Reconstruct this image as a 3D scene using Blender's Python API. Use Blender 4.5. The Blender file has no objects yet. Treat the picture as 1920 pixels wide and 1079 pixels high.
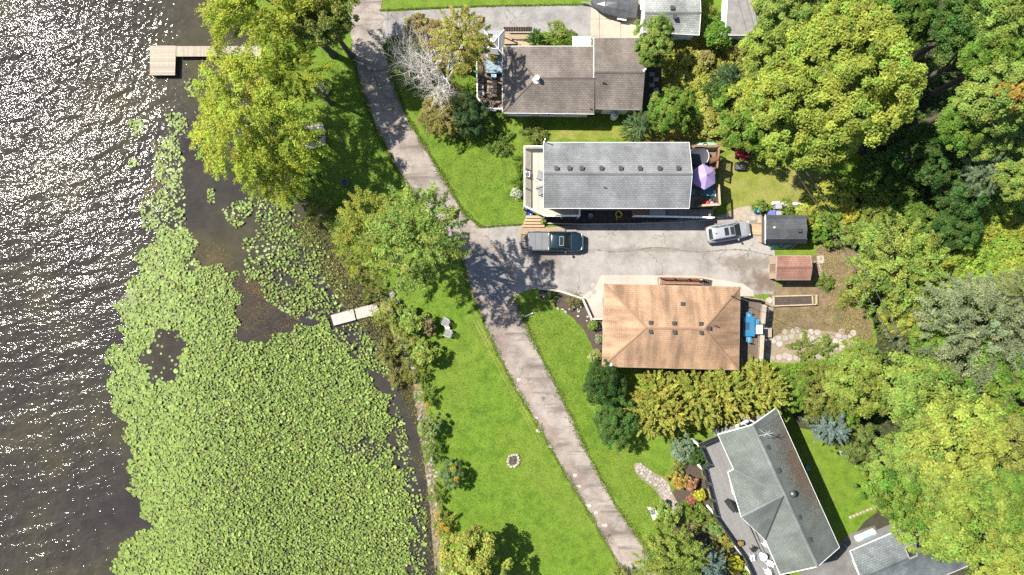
import bpy, bmesh, math, random
import numpy as np
from mathutils import Vector, Matrix
from mathutils.geometry import tessellate_polygon

# ------------------------------------------------------------------ camera, sky, sun, exposure
H_CAM = 71.0            # drone height above the lawn, metres
S = 18.0                # photograph pixels per metre on the lawn
scene = bpy.context.scene
cam_d = bpy.data.cameras.new('camera'); cam = bpy.data.objects.new('camera', cam_d)
scene.collection.objects.link(cam)
cam.location = (0, 0, H_CAM); cam.rotation_euler = (0, 0, 0)
cam_d.sensor_width = 36.0
cam_d.lens = 36.0 * H_CAM / (1920.0 / S)
cam_d.clip_end = 3000.0
scene.camera = cam

TO_SUN = Vector((-0.562, 0.250, 0.788)).normalized()
world = bpy.data.worlds.new('World'); scene.world = world; world.use_nodes = True
wn = world.node_tree.nodes; wl = world.node_tree.links
sky = wn.new('ShaderNodeTexSky'); sky.sky_type = 'NISHITA'; sky.sun_disc = False
sky.sun_elevation = math.asin(TO_SUN.z); sky.sun_rotation = math.atan2(TO_SUN.x, TO_SUN.y)
wn['Background'].inputs[1].default_value = 0.078
wl.new(sky.outputs[0], wn['Background'].inputs[0])
sun_d = bpy.data.lights.new('sun', 'SUN'); sun_d.energy = 5.0; sun_d.angle = math.radians(0.53)
sun_d.color = (1.0, 0.94, 0.84)
sun = bpy.data.objects.new('sun', sun_d); scene.collection.objects.link(sun)
sun.rotation_euler = TO_SUN.to_track_quat('Z', 'Y').to_euler(); sun.location = (-60, 27, 90)
vs = scene.view_settings
scene.display_settings.display_device = 'sRGB'
vs.view_transform = 'Standard'; vs.look = 'None'; vs.gamma = 1.0; vs.use_curve_mapping = False
vs.exposure = 1.5
scene.render.engine = 'CYCLES'
scene.cycles.max_bounces = 6; scene.cycles.diffuse_bounces = 3; scene.cycles.glossy_bounces = 3
scene.cycles.transmission_bounces = 4; scene.cycles.transparent_max_bounces = 6
scene.cycles.caustics_reflective = False; scene.cycles.caustics_refractive = False
scene.cycles.use_denoising = False

# ------------------------------------------------------------------ helpers
COL = scene.collection
rnd = random.Random(7)
NR = np.random.RandomState(11)

def P(px, py, z=0.0):
    """where the sight line of a photograph pixel meets height z"""
    f = (H_CAM - z) / H_CAM
    return Vector(((px - 960.0) / S * f, (539.5 - py) / S * f, z))
def PL(pts, z=0.0):
    return [P(a, b, z) for a, b in pts]

ORD = ['first', 'second', 'third', 'fourth', 'fifth', 'sixth', 'seventh', 'eighth', 'ninth', 'tenth', 'eleventh', 'twelfth', 'thirteenth', 'fourteenth', 'fifteenth', 'sixteenth', 'seventeenth', 'eighteenth', 'nineteenth', 'twentieth'] + ['twenty ' + w for w in ('first', 'second', 'third', 'fourth', 'fifth', 'sixth', 'seventh', 'eighth', 'ninth')]
BASE = {}               # world offset already carried by an object's ancestors
def thing(name, label, cat, loc=(0, 0, 0), group=None):
    o = bpy.data.objects.new(name, None); COL.objects.link(o)
    o.empty_display_size = 0.3
    o.location = loc; o['label'] = label; o['category'] = cat
    if group: o['group'] = group
    BASE[o] = Vector(loc)
    return o
def tag(o, label, cat, group=None):
    o['label'] = label; o['category'] = cat
    if group: o['group'] = group
    return o
def link(name, me, parent=None, mat=None, base=None):
    o = bpy.data.objects.new(name, me); COL.objects.link(o)
    if parent is not None: o.parent = parent
    BASE[o] = BASE.get(parent, Vector((0, 0, 0))) if base is None else base
    if mat is not None and not me.materials: me.materials.append(mat)
    return o
def copy_tree(o, parent=None):
    c = o.copy(); COL.objects.link(c); c.parent = parent
    BASE[c] = BASE.get(o, Vector((0, 0, 0)))
    for ch in KIDS(o): copy_tree(ch, c)
    return c
def KIDS(o):
    return [x for x in o.children]

class MB:
    def __init__(s): s.v = []; s.f = []; s.uv = {}
    def add(s, vs, fs):
        n = len(s.v); s.v += [tuple(v) for v in vs]; s.f += [tuple(i + n for i in f) for f in fs]
    def box(s, cx, cy, cz, sx, sy, sz, rz=0.0):
        c, q = math.cos(rz), math.sin(rz); vs = []
        for dz in (-.5, .5):
            for dx, dy in ((-.5, -.5), (.5, -.5), (.5, .5), (-.5, .5)):
                x, y = dx * sx, dy * sy
                vs.append((cx + x * c - y * q, cy + x * q + y * c, cz + dz * sz))
        s.add(vs, [(3, 2, 1, 0), (4, 5, 6, 7), (0, 1, 5, 4), (1, 2, 6, 5), (2, 3, 7, 6), (3, 0, 4, 7)]); return s
    def beam(s, a, b, w, h):
        a, b = Vector(a), Vector(b); d = (b - a).normalized()
        up = Vector((0, 0, 1)) if abs(d.z) < .95 else Vector((1, 0, 0))
        r = d.cross(up).normalized(); u = r.cross(d).normalized(); vs = []
        for p in (a, b):
            for i, j in ((-.5, -.5), (.5, -.5), (.5, .5), (-.5, .5)): vs.append(p + r * i * w + u * j * h)
        s.add(vs, [(3, 2, 1, 0), (4, 5, 6, 7), (0, 1, 5, 4), (1, 2, 6, 5), (2, 3, 7, 6), (3, 0, 4, 7)]); return s
    def prism(s, pts, z0, z1):
        pts = [(p[0], p[1]) for p in pts]
        if sum(pts[i - 1][0] * pts[i][1] - pts[i][0] * pts[i - 1][1] for i in range(len(pts))) < 0: pts = pts[::-1]
        n = len(pts); vs = [(x, y, z0) for x, y in pts] + [(x, y, z1) for x, y in pts]
        tri = tessellate_polygon([[Vector((x, y, 0)) for x, y in pts]])
        fs = []
        for t in tri:
            a, b, c = t
            ar = (pts[b][0] - pts[a][0]) * (pts[c][1] - pts[a][1]) - (pts[c][0] - pts[a][0]) * (pts[b][1] - pts[a][1])
            if ar < 0: a, c = c, a
            fs.append((a + n, b + n, c + n)); fs.append((c, b, a))
        for i in range(n):
            j = (i + 1) % n; fs.append((i, j, j + n, i + n))
        s.add(vs, fs); return s
    def tube(s, pts, rads, n=8, cap=True):
        pts = [Vector(p) for p in pts]
        if not hasattr(rads, '__len__'): rads = [rads] * len(pts)
        vs = []; m = len(pts); ref = None
        for i, p in enumerate(pts):
            d = (pts[min(i + 1, m - 1)] - pts[max(i - 1, 0)])
            d = d.normalized() if d.length > 1e-9 else Vector((0, 0, 1))
            if ref is None: ref = Vector((1, 0, 0)) if abs(d.x) < .8 else Vector((0, 1, 0))
            r = (ref - d * ref.dot(d)).normalized(); u = d.cross(r); ref = r
            for k in range(n):
                a = 2 * math.pi * k / n; vs.append(p + (r * math.cos(a) + u * math.sin(a)) * rads[i])
        fs = []
        for i in range(m - 1):
            for k in range(n):
                k2 = (k + 1) % n; fs.append((i * n + k, i * n + k2, (i + 1) * n + k2, (i + 1) * n + k))
        if cap: fs.append(tuple(range(n - 1, -1, -1))); fs.append(tuple(range((m - 1) * n, m * n)))
        s.add(vs, fs); return s
    def cyl(s, x, y, z0, z1, r, n=16, r2=None):
        return s.tube([(x, y, z0), (x, y, z1)], [r, r if r2 is None else r2], n)
    def lathe(s, x, y, prof, n=20):
        vs = []; m = len(prof)
        for r, z in prof:
            for k in range(n):
                a = 2 * math.pi * k / n; vs.append((x + r * math.cos(a), y + r * math.sin(a), z))
        fs = [(i * n + k, i * n + (k + 1) % n, (i + 1) * n + (k + 1) % n, (i + 1) * n + k) for i in range(m - 1) for k in range(n)]
        fs.append(tuple(range(n - 1, -1, -1))); fs.append(tuple(range((m - 1) * n, m * n)))
        s.add(vs, fs); return s
    def loft(s, rings, cap=True):
        n = len(rings[0]); m = len(rings); vs = [v for r in rings for v in r]
        fs = [(i * n + k, i * n + (k + 1) % n, (i + 1) * n + (k + 1) % n, (i + 1) * n + k) for i in range(m - 1) for k in range(n)]
        if cap: fs.append(tuple(range(n - 1, -1, -1))); fs.append(tuple(range((m - 1) * n, m * n)))
        s.add(vs, fs); return s
    def blob(s, c, r, seed=0, sub=2, rough=.18):
        bm = bmesh.new(); bmesh.ops.create_icosphere(bm, subdivisions=sub, radius=1.0)
        q = random.Random(seed); ph = [(q.uniform(0, 6), q.uniform(1.2, 3.2), q.uniform(0, 6)) for _ in range(5)]
        vs = []
        for v in bm.verts:
            k = 1 + rough * sum(math.sin(f * v.co.x + a) * math.cos(f * v.co.y + b + v.co.z * f) for a, f, b in ph) / 2.2
            vs.append((c[0] + v.co.x * r[0] * k, c[1] + v.co.y * r[1] * k, c[2] + v.co.z * r[2] * k))
        fs = [tuple(x.index for x in f.verts) for f in bm.faces]; bm.free()
        s.add(vs, fs); return s
    def build(s, name, mat, parent=None, smooth=False):
        off = BASE.get(parent, Vector((0, 0, 0)))
        me = bpy.data.meshes.new(name)
        me.from_pydata([(a - off.x, b - off.y, c - off.z) for a, b, c in s.v], [], s.f)
        if smooth: me.polygons.foreach_set('use_smooth', [True] * len(me.polygons))
        me.update()
        return link(name, me, parent, mat)

def structure(o):
    o['kind'] = 'structure'; return o
def stuff(o, label=None, cat=None):
    o['kind'] = 'stuff'
    if label: o['label'] = label
    if cat: o['category'] = cat
    return o
def wobble(pts, step=.5, amp=.12, seed=1, closed=True):
    """subdivide an outline and give it a worn, uneven edge"""
    q = random.Random(seed); out = []; n = len(pts)
    for i in range(n if closed else n - 1):
        a, b = Vector(pts[i][:2]), Vector(pts[(i + 1) % n][:2]); L = (b - a).length
        m = max(1, int(L / step))
        nrm = Vector((-(b - a).y, (b - a).x)).normalized() if L > 1e-6 else Vector((0, 0))
        for k in range(m):
            p = a.lerp(b, k / m) + nrm * q.uniform(-amp, amp); out.append((p.x, p.y))
    return out
def smooth_loop(pts, it=2):
    pts = [Vector(p[:2]) for p in pts]
    for _ in range(it):
        o = []
        for i in range(len(pts)):
            a, b = pts[i], pts[(i + 1) % len(pts)]
            o += [a.lerp(b, .25), a.lerp(b, .75)]
        pts = o
    return [(p.x, p.y) for p in pts]
def sheet(name, pts, z, mat, th=.0, kind=True):
    pts = [(p[0], p[1]) for p in pts]
    o = MB().prism(pts, z - max(th, .002), z).build(name, mat)
    return structure(o) if kind else o
def inside(x, y, poly):
    c = False; j = len(poly) - 1
    for i in range(len(poly)):
        xi, yi = poly[i][0], poly[i][1]; xj, yj = poly[j][0], poly[j][1]
        if (yi > y) != (yj > y) and x < (xj - xi) * (y - yi) / (yj - yi) + xi: c = not c
        j = i
    return c
def inside_np(X, Y, poly):
    c = np.zeros(X.shape, bool); j = len(poly) - 1
    for i in range(len(poly)):
        xi, yi = poly[i][0], poly[i][1]; xj, yj = poly[j][0], poly[j][1]
        if yi != yj:
            c ^= ((yi > Y) != (yj > Y)) & (X < (xj - xi) * (Y - yi) / (yj - yi) + xi)
        j = i
    return c
def clip(poly, nx, ny, d):
    out = []
    for i in range(len(poly)):
        a, b = poly[i - 1], poly[i]
        da, db = a[0] * nx + a[1] * ny - d, b[0] * nx + b[1] * ny - d
        if (da <= 0) != (db <= 0):
            t = da / (da - db); out.append((a[0] + (b[0] - a[0]) * t, a[1] + (b[1] - a[1]) * t))
        if db <= 0: out.append((b[0], b[1]))
    return out

# ------------------------------------------------------------------ materials
MATS = {}
def nodes_of(name):
    m = bpy.data.materials.new(name); m.use_nodes = True
    nt = m.node_tree; return m, nt.nodes, nt.links, nt.nodes['Principled BSDF']
def ramp(N, stops):
    r = N.new('ShaderNodeValToRGB'); e = r.color_ramp.elements
    while len(e) < len(stops): e.new(.5)
    for el, (p, c) in zip(e, stops): el.position = p; el.color = tuple(c) + ((1,) if len(c) == 3 else ())
    return r
def noise(N, L, vec, scale, detail=4, rough=.55):
    n = N.new('ShaderNodeTexNoise'); n.inputs['Scale'].default_value = scale
    n.inputs['Detail'].default_value = detail; n.inputs['Roughness'].default_value = rough
    if vec is not None: L.new(vec, n.inputs['Vector'])
    return n
def mixc(N, L, a, b, fac, mode='MIX'):
    m = N.new('ShaderNodeMix'); m.data_type = 'RGBA'; m.blend_type = mode
    for sock, v in ((m.inputs[6], a), (m.inputs[7], b), (m.inputs[0], fac)):
        if hasattr(v, 'type') or hasattr(v, 'is_output'): L.new(v, sock)
        elif isinstance(v, (tuple, list)): sock.default_value = tuple(v) + (1,)
        else: sock.default_value = v
    return m.outputs[2]
def pm(name, c1, c2=None, scale=6.0, rough=.75, bump=.15, bscale=None, metal=0.0, var=0.0, spec=None, coat=0.0):
    """a procedural paint: two tones broken up by noise, fine relief, optional piece-to-piece variation"""
    if name in MATS: return MATS[name]
    c2 = c2 or tuple(v * .72 for v in c1); k_ = .6 if max(c1) < .62 else 1.0
    c1 = tuple(v * k_ for v in c1); c2 = tuple(v * k_ for v in c2); m, N, L, B = nodes_of(name)
    tc = N.new('ShaderNodeTexCoord'); n1 = noise(N, L, tc.outputs['Object'], scale, 6, .62)
    r = ramp(N, [(.32, c2), (.68, c1)]); L.new(n1.outputs[0], r.inputs[0]); col = r.outputs[0]
    if var:
        oi = N.new('ShaderNodeObjectInfo'); mr = N.new('ShaderNodeMapRange')
        mr.inputs[3].default_value = 1 - var; mr.inputs[4].default_value = 1 + var * .6
        L.new(oi.outputs['Random'], mr.inputs[0])
        vm = N.new('ShaderNodeVectorMath'); vm.operation = 'SCALE'
        L.new(col, vm.inputs[0]); L.new(mr.outputs[0], vm.inputs['Scale']); col = vm.outputs[0]
    L.new(col, B.inputs['Base Color']); B.inputs['Roughness'].default_value = rough; B.inputs['Metallic'].default_value = metal
    if spec is not None: B.inputs['Specular IOR Level'].default_value = spec
    if coat: B.inputs['Coat Weight'].default_value = coat
    if bump:
        n2 = noise(N, L, tc.outputs['Object'], bscale or scale * 5, 3)
        b = N.new('ShaderNodeBump'); b.inputs['Strength'].default_value = bump; b.inputs['Distance'].default_value = .02
        L.new(n2.outputs[0], b.inputs['Height']); L.new(b.outputs[0], B.inputs['Normal'])
    MATS[name] = m; return m

def shingles(name, c1, c2, dark, stain=.5, blotch=.12):
    c1, c2, dark = (tuple(v * .84 for v in c) for c in (c1, c2, dark)); m, N, L, B = nodes_of(name)
    uv = N.new('ShaderNodeUVMap'); tc = N.new('ShaderNodeTexCoord')
    br = N.new('ShaderNodeTexBrick'); L.new(uv.outputs[0], br.inputs['Vector'])
    br.inputs['Scale'].default_value = 1.0; br.inputs['Brick Width'].default_value = .34; br.inputs['Row Height'].default_value = .21
    br.inputs['Mortar Size'].default_value = .02; br.inputs['Mortar Smooth'].default_value = .4
    br.inputs['Color1'].default_value = (*c1, 1); br.inputs['Color2'].default_value = (*c2, 1); br.inputs['Mortar'].default_value = (*dark, 1)
    br.inputs['Bias'].default_value = 0.0
    n1 = noise(N, L, tc.outputs['Object'], .35, 4); r1 = ramp(N, [(.35, (1 - blotch * 2.2,) * 3), (.65, (1 + blotch,) * 3)]); L.new(n1.outputs[0], r1.inputs[0])
    c = mixc(N, L, br.outputs[0], r1.outputs[0], 1.0, 'MULTIPLY')
    # streaks of weathering running down the slope
    mp = N.new('ShaderNodeMapping'); mp.inputs['Scale'].default_value = (.55, .09, 1); L.new(uv.outputs[0], mp.inputs[0])
    n2 = noise(N, L, mp.outputs[0], 1.6, 5, .6); r2 = ramp(N, [(.38, (1 - stain,) * 3), (.58, (1, 1, 1))]); L.new(n2.outputs[0], r2.inputs[0])
    c = mixc(N, L, c, r2.outputs[0], .55, 'MULTIPLY')
    n3 = noise(N, L, tc.outputs['Object'], 9, 2); r3 = ramp(N, [(.3, (.8,) * 3), (.7, (1.15,) * 3)]); L.new(n3.outputs[0], r3.inputs[0])
    c = mixc(N, L, c, r3.outputs[0], .8, 'MULTIPLY')
    L.new(c, B.inputs['Base Color']); B.inputs['Roughness'].default_value = .93; B.inputs['Specular IOR Level'].default_value = .2
    b = N.new('ShaderNodeBump'); b.inputs['Strength'].default_value = .5; b.inputs['Distance'].default_value = .02; b.invert = True
    L.new(br.outputs['Fac'], b.inputs['Height']); L.new(b.outputs[0], B.inputs['Normal'])
    MATS[name] = m; return m

def leaf_mat(name='leaves', gloss=.14, trans=.42, two=None):
    """leaf colour = the plant's own colour (object colour) varied leaf by leaf"""
    m, N, L, B = nodes_of(name)
    oi = N.new('ShaderNodeObjectInfo'); at = N.new('ShaderNodeAttribute'); at.attribute_name = 'tint'
    hs = N.new('ShaderNodeHueSaturation'); L.new(oi.outputs['Color'], hs.inputs['Color'])
    mr = N.new('ShaderNodeMapRange'); mr.inputs[3].default_value = .472; mr.inputs[4].default_value = .540; L.new(at.outputs['Fac'], mr.inputs[0]); L.new(mr.outputs[0], hs.inputs['Hue'])
    at2 = N.new('ShaderNodeAttribute'); at2.attribute_name = 'val'
    mv = N.new('ShaderNodeMapRange'); mv.inputs[3].default_value = .6; mv.inputs[4].default_value = 1.75; L.new(at2.outputs['Fac'], mv.inputs[0]); L.new(mv.outputs[0], hs.inputs['Value'])
    L.new(hs.outputs[0], B.inputs['Base Color']); B.inputs['Roughness'].default_value = .5; B.inputs['Specular IOR Level'].default_value = gloss
    tr = N.new('ShaderNodeBsdfTranslucent'); tcol = mixc(N, L, hs.outputs[0], (.95, 1.15, .35), 1.0, 'MULTIPLY'); L.new(tcol, tr.inputs['Color'])
    mx = N.new('ShaderNodeMixShader'); mx.inputs[0].default_value = trans
    L.new(B.outputs[0], mx.inputs[1]); L.new(tr.outputs[0], mx.inputs[2])
    L.new(mx.outputs[0], N['Material Output'].inputs['Surface'])
    MATS[name] = m; return m
LEAF = leaf_mat()

def grass_mat(name, a, b, c, dry, dry_amt=.5):
    m, N, L, B = nodes_of(name); tc = N.new('ShaderNodeTexCoord'); v = tc.outputs['Object']
    n1 = noise(N, L, v, .11, 5, .6); n2 = noise(N, L, v, .9, 5, .65); n3 = noise(N, L, v, 7.0, 3, .7)
    r1 = ramp(N, [(.35, a), (.5, b), (.68, c)]); L.new(n2.outputs[0], r1.inputs[0])
    r2 = ramp(N, [(.42, (0, 0, 0)), (.72, (dry_amt,) * 3)]); L.new(n1.outputs[0], r2.inputs[0])
    col = mixc(N, L, r1.outputs[0], dry, r2.outputs[0])
    r3 = ramp(N, [(.28, (.62, .66, .55)), (.5, (1, 1, 1)), (.75, (1.35, 1.25, 1.2))]); L.new(n3.outputs[0], r3.inputs[0])
    col = mixc(N, L, col, r3.outputs[0], 1.0, 'MULTIPLY')
    L.new(col, B.inputs['Base Color']); B.inputs['Roughness'].default_value = .8; B.inputs['Specular IOR Level'].default_value = .15
    n4 = noise(N, L, v, 16, 3, .7); bp = N.new('ShaderNodeBump'); bp.inputs['Strength'].default_value = .7; bp.inputs['Distance'].default_value = .06
    L.new(n4.outputs[0], bp.inputs['Height']); L.new(bp.outputs[0], B.inputs['Normal'])
    MATS[name] = m; return m

def paving_mat(name, base, light, dark, crack=.5, speck=1.0, patch=.0, spill=()):
    """worn asphalt or concrete: pale wear, dark repairs, cracks, grit"""
    base, light, dark = (tuple(v * .68 for v in c) for c in (base, light, dark))
    m, N, L, B = nodes_of(name); tc = N.new('ShaderNodeTexCoord'); v = tc.outputs['Object']
    n1 = noise(N, L, v, .38, 6, .65); r1 = ramp(N, [(.33, dark), (.5, base), (.7, light)]); L.new(n1.outputs[0], r1.inputs[0]); col = r1.outputs[0]
    wv = noise(N, L, v, 1.1, 3); ad = N.new('ShaderNodeVectorMath'); ad.operation = 'MULTIPLY_ADD'
    ad.inputs[1].default_value = (1.4, 1.4, 0); L.new(wv.outputs['Color'], ad.inputs[0]); L.new(v, ad.inputs[2])
    vo = N.new('ShaderNodeTexVoronoi'); vo.feature = 'DISTANCE_TO_EDGE'; vo.inputs['Scale'].default_value = .42; L.new(ad.outputs[0], vo.inputs['Vector'])
    r2 = ramp(N, [(0.0, (crack,) * 3), (.016, (0, 0, 0))]); L.new(vo.outputs['Distance'], r2.inputs[0])
    nc = noise(N, L, v, .22, 2); rc = ramp(N, [(.45, (0, 0, 0)), (.6, (1, 1, 1))]); L.new(nc.outputs[0], rc.inputs[0])
    ck = N.new('ShaderNodeMath'); ck.operation = 'MULTIPLY'; L.new(r2.outputs[0], ck.inputs[0]); L.new(rc.outputs[0], ck.inputs[1])
    col = mixc(N, L, col, tuple(x * .35 for x in dark), ck.outputs[0])
    n3 = noise(N, L, v, 11, 4, .75); r3 = ramp(N, [(.3, (.74,) * 3), (.52, (1, 1, 1)), (.74, (1.22,) * 3)]); L.new(n3.outputs[0], r3.inputs[0])
    col = mixc(N, L, col, r3.outputs[0], speck, 'MULTIPLY')
    if patch:
        mp = N.new('ShaderNodeMapping'); mp.inputs['Rotation'].default_value = (0, 0, math.radians(63)); mp.inputs['Scale'].default_value = (.10, .75, 1); L.new(v, mp.inputs[0])
        n5 = noise(N, L, mp.outputs[0], 1.5, 5, .7); r5 = ramp(N, [(.5, (0, 0, 0)), (.64, (patch,) * 3)]); L.new(n5.outputs[0], r5.inputs[0])
        col = mixc(N, L, col, tuple(x * .8 for x in dark), r5.outputs[0])
    for cx, cy, sx_, sy_, tone in spill:      # dirt washed over the paving, ragged all round
        mp = N.new('ShaderNodeMapping'); mp.inputs['Location'].default_value = (-cx / sx_, -cy / sy_, 0); mp.inputs['Scale'].default_value = (1 / sx_, 1 / sy_, 1); L.new(v, mp.inputs[0])
        ln = N.new('ShaderNodeVectorMath'); ln.operation = 'LENGTH'; L.new(mp.outputs[0], ln.inputs[0])
        ns = noise(N, L, v, .9, 6, .72); ma = N.new('ShaderNodeMath'); ma.operation = 'MULTIPLY_ADD'; ma.inputs[1].default_value = 2.6; L.new(ns.outputs[0], ma.inputs[0]); L.new(ln.outputs['Value'], ma.inputs[2])
        rr_ = ramp(N, [(.42, (.85,) * 3), (.62, (0, 0, 0))]); dv = N.new('ShaderNodeMath'); dv.operation = 'MULTIPLY'; dv.inputs[1].default_value = .27; L.new(ma.outputs[0], dv.inputs[0]); L.new(dv.outputs[0], rr_.inputs[0])
        col = mixc(N, L, col, tone, rr_.outputs[0])
    L.new(col, B.inputs['Base Color']); B.inputs['Roughness'].default_value = .9; B.inputs['Specular IOR Level'].default_value = .2
    bp = N.new('ShaderNodeBump'); bp.inputs['Strength'].default_value = .35; bp.inputs['Distance'].default_value = .015
    L.new(n3.outputs[0], bp.inputs['Height']); L.new(bp.outputs[0], B.inputs['Normal'])
    MATS[name] = m; return m

def water_mat():
    m, N, L, B = nodes_of('lake_water'); tc = N.new('ShaderNodeTexCoord'); v = tc.outputs['Object']
    sx = N.new('ShaderNodeSeparateXYZ'); L.new(v, sx.inputs[0])
    # murky water over weed: olive in the open, nearly black brown in the lee of the lilies
    n1 = noise(N, L, v, .075, 4, .55); r1 = ramp(N, [(.36, (.023, .0208, .0212)), (.52, (.030, .028, .024)), (.70, (.045, .042, .024))]); L.new(n1.outputs[0], r1.inputs[0])
    n2 = noise(N, L, v, .8, 5, .7); r2 = ramp(N, [(.35, (.85,) * 3), (.65, (1.15, 1.13, 1.1))]); L.new(n2.outputs[0], r2.inputs[0])
    col = mixc(N, L, r1.outputs[0], r2.outputs[0], 1.0, 'MULTIPLY')
    L.new(col, B.inputs['Base Color']); B.inputs['Roughness'].default_value = .085; B.inputs['IOR'].default_value = 1.33; B.inputs['Specular IOR Level'].default_value = .15
    # wind ripples riding on the modelled waves
    def ripple(rot, sc, scale, dist, prev=None):
        mp = N.new('ShaderNodeMapping'); mp.inputs['Rotation'].default_value = (0, 0, math.radians(-rot)); mp.inputs['Scale'].default_value = sc
        L.new(v, mp.inputs[0]); n = noise(N, L, mp.outputs[0], scale, 1.5, .6); b = N.new('ShaderNodeBump'); b.inputs['Distance'].default_value = dist; b.inputs['Strength'].default_value = 1.0
        L.new(n.outputs[0], b.inputs['Height'])
        if prev: L.new(prev.outputs[0], b.inputs['Normal'])
        return b
    gs = N.new('ShaderNodeMapRange'); gs.inputs[1].default_value = -42; gs.inputs[2].default_value = -33; gs.inputs[3].default_value = 1.0; gs.inputs[4].default_value = .25; L.new(sx.outputs[0], gs.inputs[0])
    b1 = ripple(28, (.45, 1, 1), 3.2, .075); b2 = ripple(16, (.6, 1, 1), 6.8, .028, b1)
    for b in (b1, b2): L.new(gs.outputs[0], b.inputs['Strength'])
    L.new(b2.outputs[0], B.inputs['Normal'])
    MATS['lake_water'] = m; return m
# ------------------------------------------------------------------ the setting
M_GRASS = grass_mat('lawn_grass', (.047, .090, .007), (.071, .126, .010), (.094, .148, .015), (.118, .138, .024), .6)
M_FLOOR = pm('forest_litter', (.055, .05, .022), (.022, .022, .012), 2.2, .95, .6)
M_DIRT = pm('bare_dirt', (.25, .175, .10), (.10, .075, .038), 1.1, .95, .5)
M_WEEDY = grass_mat('rough_grass', (.085, .11, .014), (.12, .14, .022), (.155, .155, .04), (.19, .155, .07), .75)
M_MULCH = pm('garden_mulch', (.10, .072, .05), (.04, .03, .022), 5, .95, .8)
M_ROAD = paving_mat('road_asphalt', (.275, .238, .21), (.36, .318, .283), (.17, .143, .124), .95, 1.0, .95)
M_DRIVE = paving_mat('driveway_asphalt', (.285, .265, .245), (.36, .34, .315), (.20, .185, .17), .8, .9, 0, ((26.2, .6, 2.6, 1.7, (.085, .06, .042)), (24.6, 2.6, 4.6, 1.0, (.11, .095, .075)), (3.6, 3.2, 2.2, 2.6, (.12, .105, .09)), (14, 3.9, 9.0, .35, (.13, .115, .095))))
M_DRIVE2 = paving_mat('upper_driveway_asphalt', (.26, .25, .24), (.34, .33, .315), (.18, .17, .165), .7, .9)
M_CONC = paving_mat('concrete', (.40, .345, .28), (.47, .415, .345), (.30, .25, .2), .35, .6)
M_WALK = paving_mat('pale_concrete', (.40, .36, .31), (.46, .42, .37), (.33, .29, .25), .3, .5)
M_WATER = water_mat()
M_STONE = pm('flagstone', (.47, .42, .37), (.31, .27, .235), 3.5, .85, .4, var=.22)
M_ROCK = pm('shore_rock', (.42, .38, .34), (.22, .20, .175), 2.5, .88, .6, var=.3)

SHORE_Y = [-3000, -200, 0, 97, 200, 300, 380, 440, 500, 560, 620, 700, 760, 850, 950, 1079, 1300, 4000]
SHORE_X = [440, 445, 452, 478, 500, 525, 575, 625, 668, 705, 735, 768, 782, 795, 808, 818, 835, 900]
Z_LAKE = -0.45
_sy = np.array([(539.5 - v) / S for v in SHORE_Y][::-1]); _sx = np.array([(v - 960) / S for v in SHORE_X][::-1])
def shore_d(x, y): return x - np.interp(y, _sy, _sx)
def ground_z(x, y):
    d = shore_d(x, y); t = np.clip(d / 2.2, 0, 1); t = t * t * (3 - 2 * t)
    land = Z_LAKE * (1 - t); bed = Z_LAKE + np.clip(d, -14, 0) * .16
    return np.where(d >= 0, land, bed)
def gz(x, y): return float(ground_z(np.array(x), np.array(y)))

def axis(lo, hi, step, far):
    a = list(np.arange(lo, hi + 1e-6, step)); g = step * 2; l = [lo]; r = [hi]
    while l[-1] > -far: l.append(l[-1] - g); g *= 1.5
    g = step * 2
    while r[-1] < far: r.append(r[-1] + g); g *= 1.5
    return np.array(l[1:][::-1] + a + r[1:])
gx = axis(-60, 60, .6, 900); gy = axis(-38, 38, .6, 900)
X, Y = np.meshgrid(gx, gy); Z = ground_z(X, Y)
vv = np.stack([X.ravel(), Y.ravel(), Z.ravel()], 1); nx, ny = len(gx), len(gy)
ii = (np.arange(ny - 1)[:, None] * nx + np.arange(nx - 1)[None, :]).ravel()
ff = np.stack([ii, ii + 1, ii + nx + 1, ii + nx], 1)
def fast_mesh(name, co, quads, attrs=None, smooth=True):
    me = bpy.data.meshes.new(name); nv, nf = len(co), len(quads)
    me.vertices.add(nv); me.vertices.foreach_set('co', np.ascontiguousarray(co, np.float32).ravel())
    k = quads.shape[1]; me.loops.add(nf * k); me.loops.foreach_set('vertex_index', np.ascontiguousarray(quads, np.int32).ravel())
    me.polygons.add(nf); me.polygons.foreach_set('loop_start', np.arange(0, nf * k, k, dtype=np.int32))
    if smooth: me.polygons.foreach_set('use_smooth', np.ones(nf, bool))
    for an, arr in (attrs or {}).items():
        a = me.attributes.new(an, 'FLOAT', 'POINT'); a.data.foreach_set('value', np.ascontiguousarray(arr, np.float32))
    me.update(calc_edges=True); me.validate(); return me
structure(link('ground', fast_mesh('ground', vv, ff), None, M_GRASS))
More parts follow.
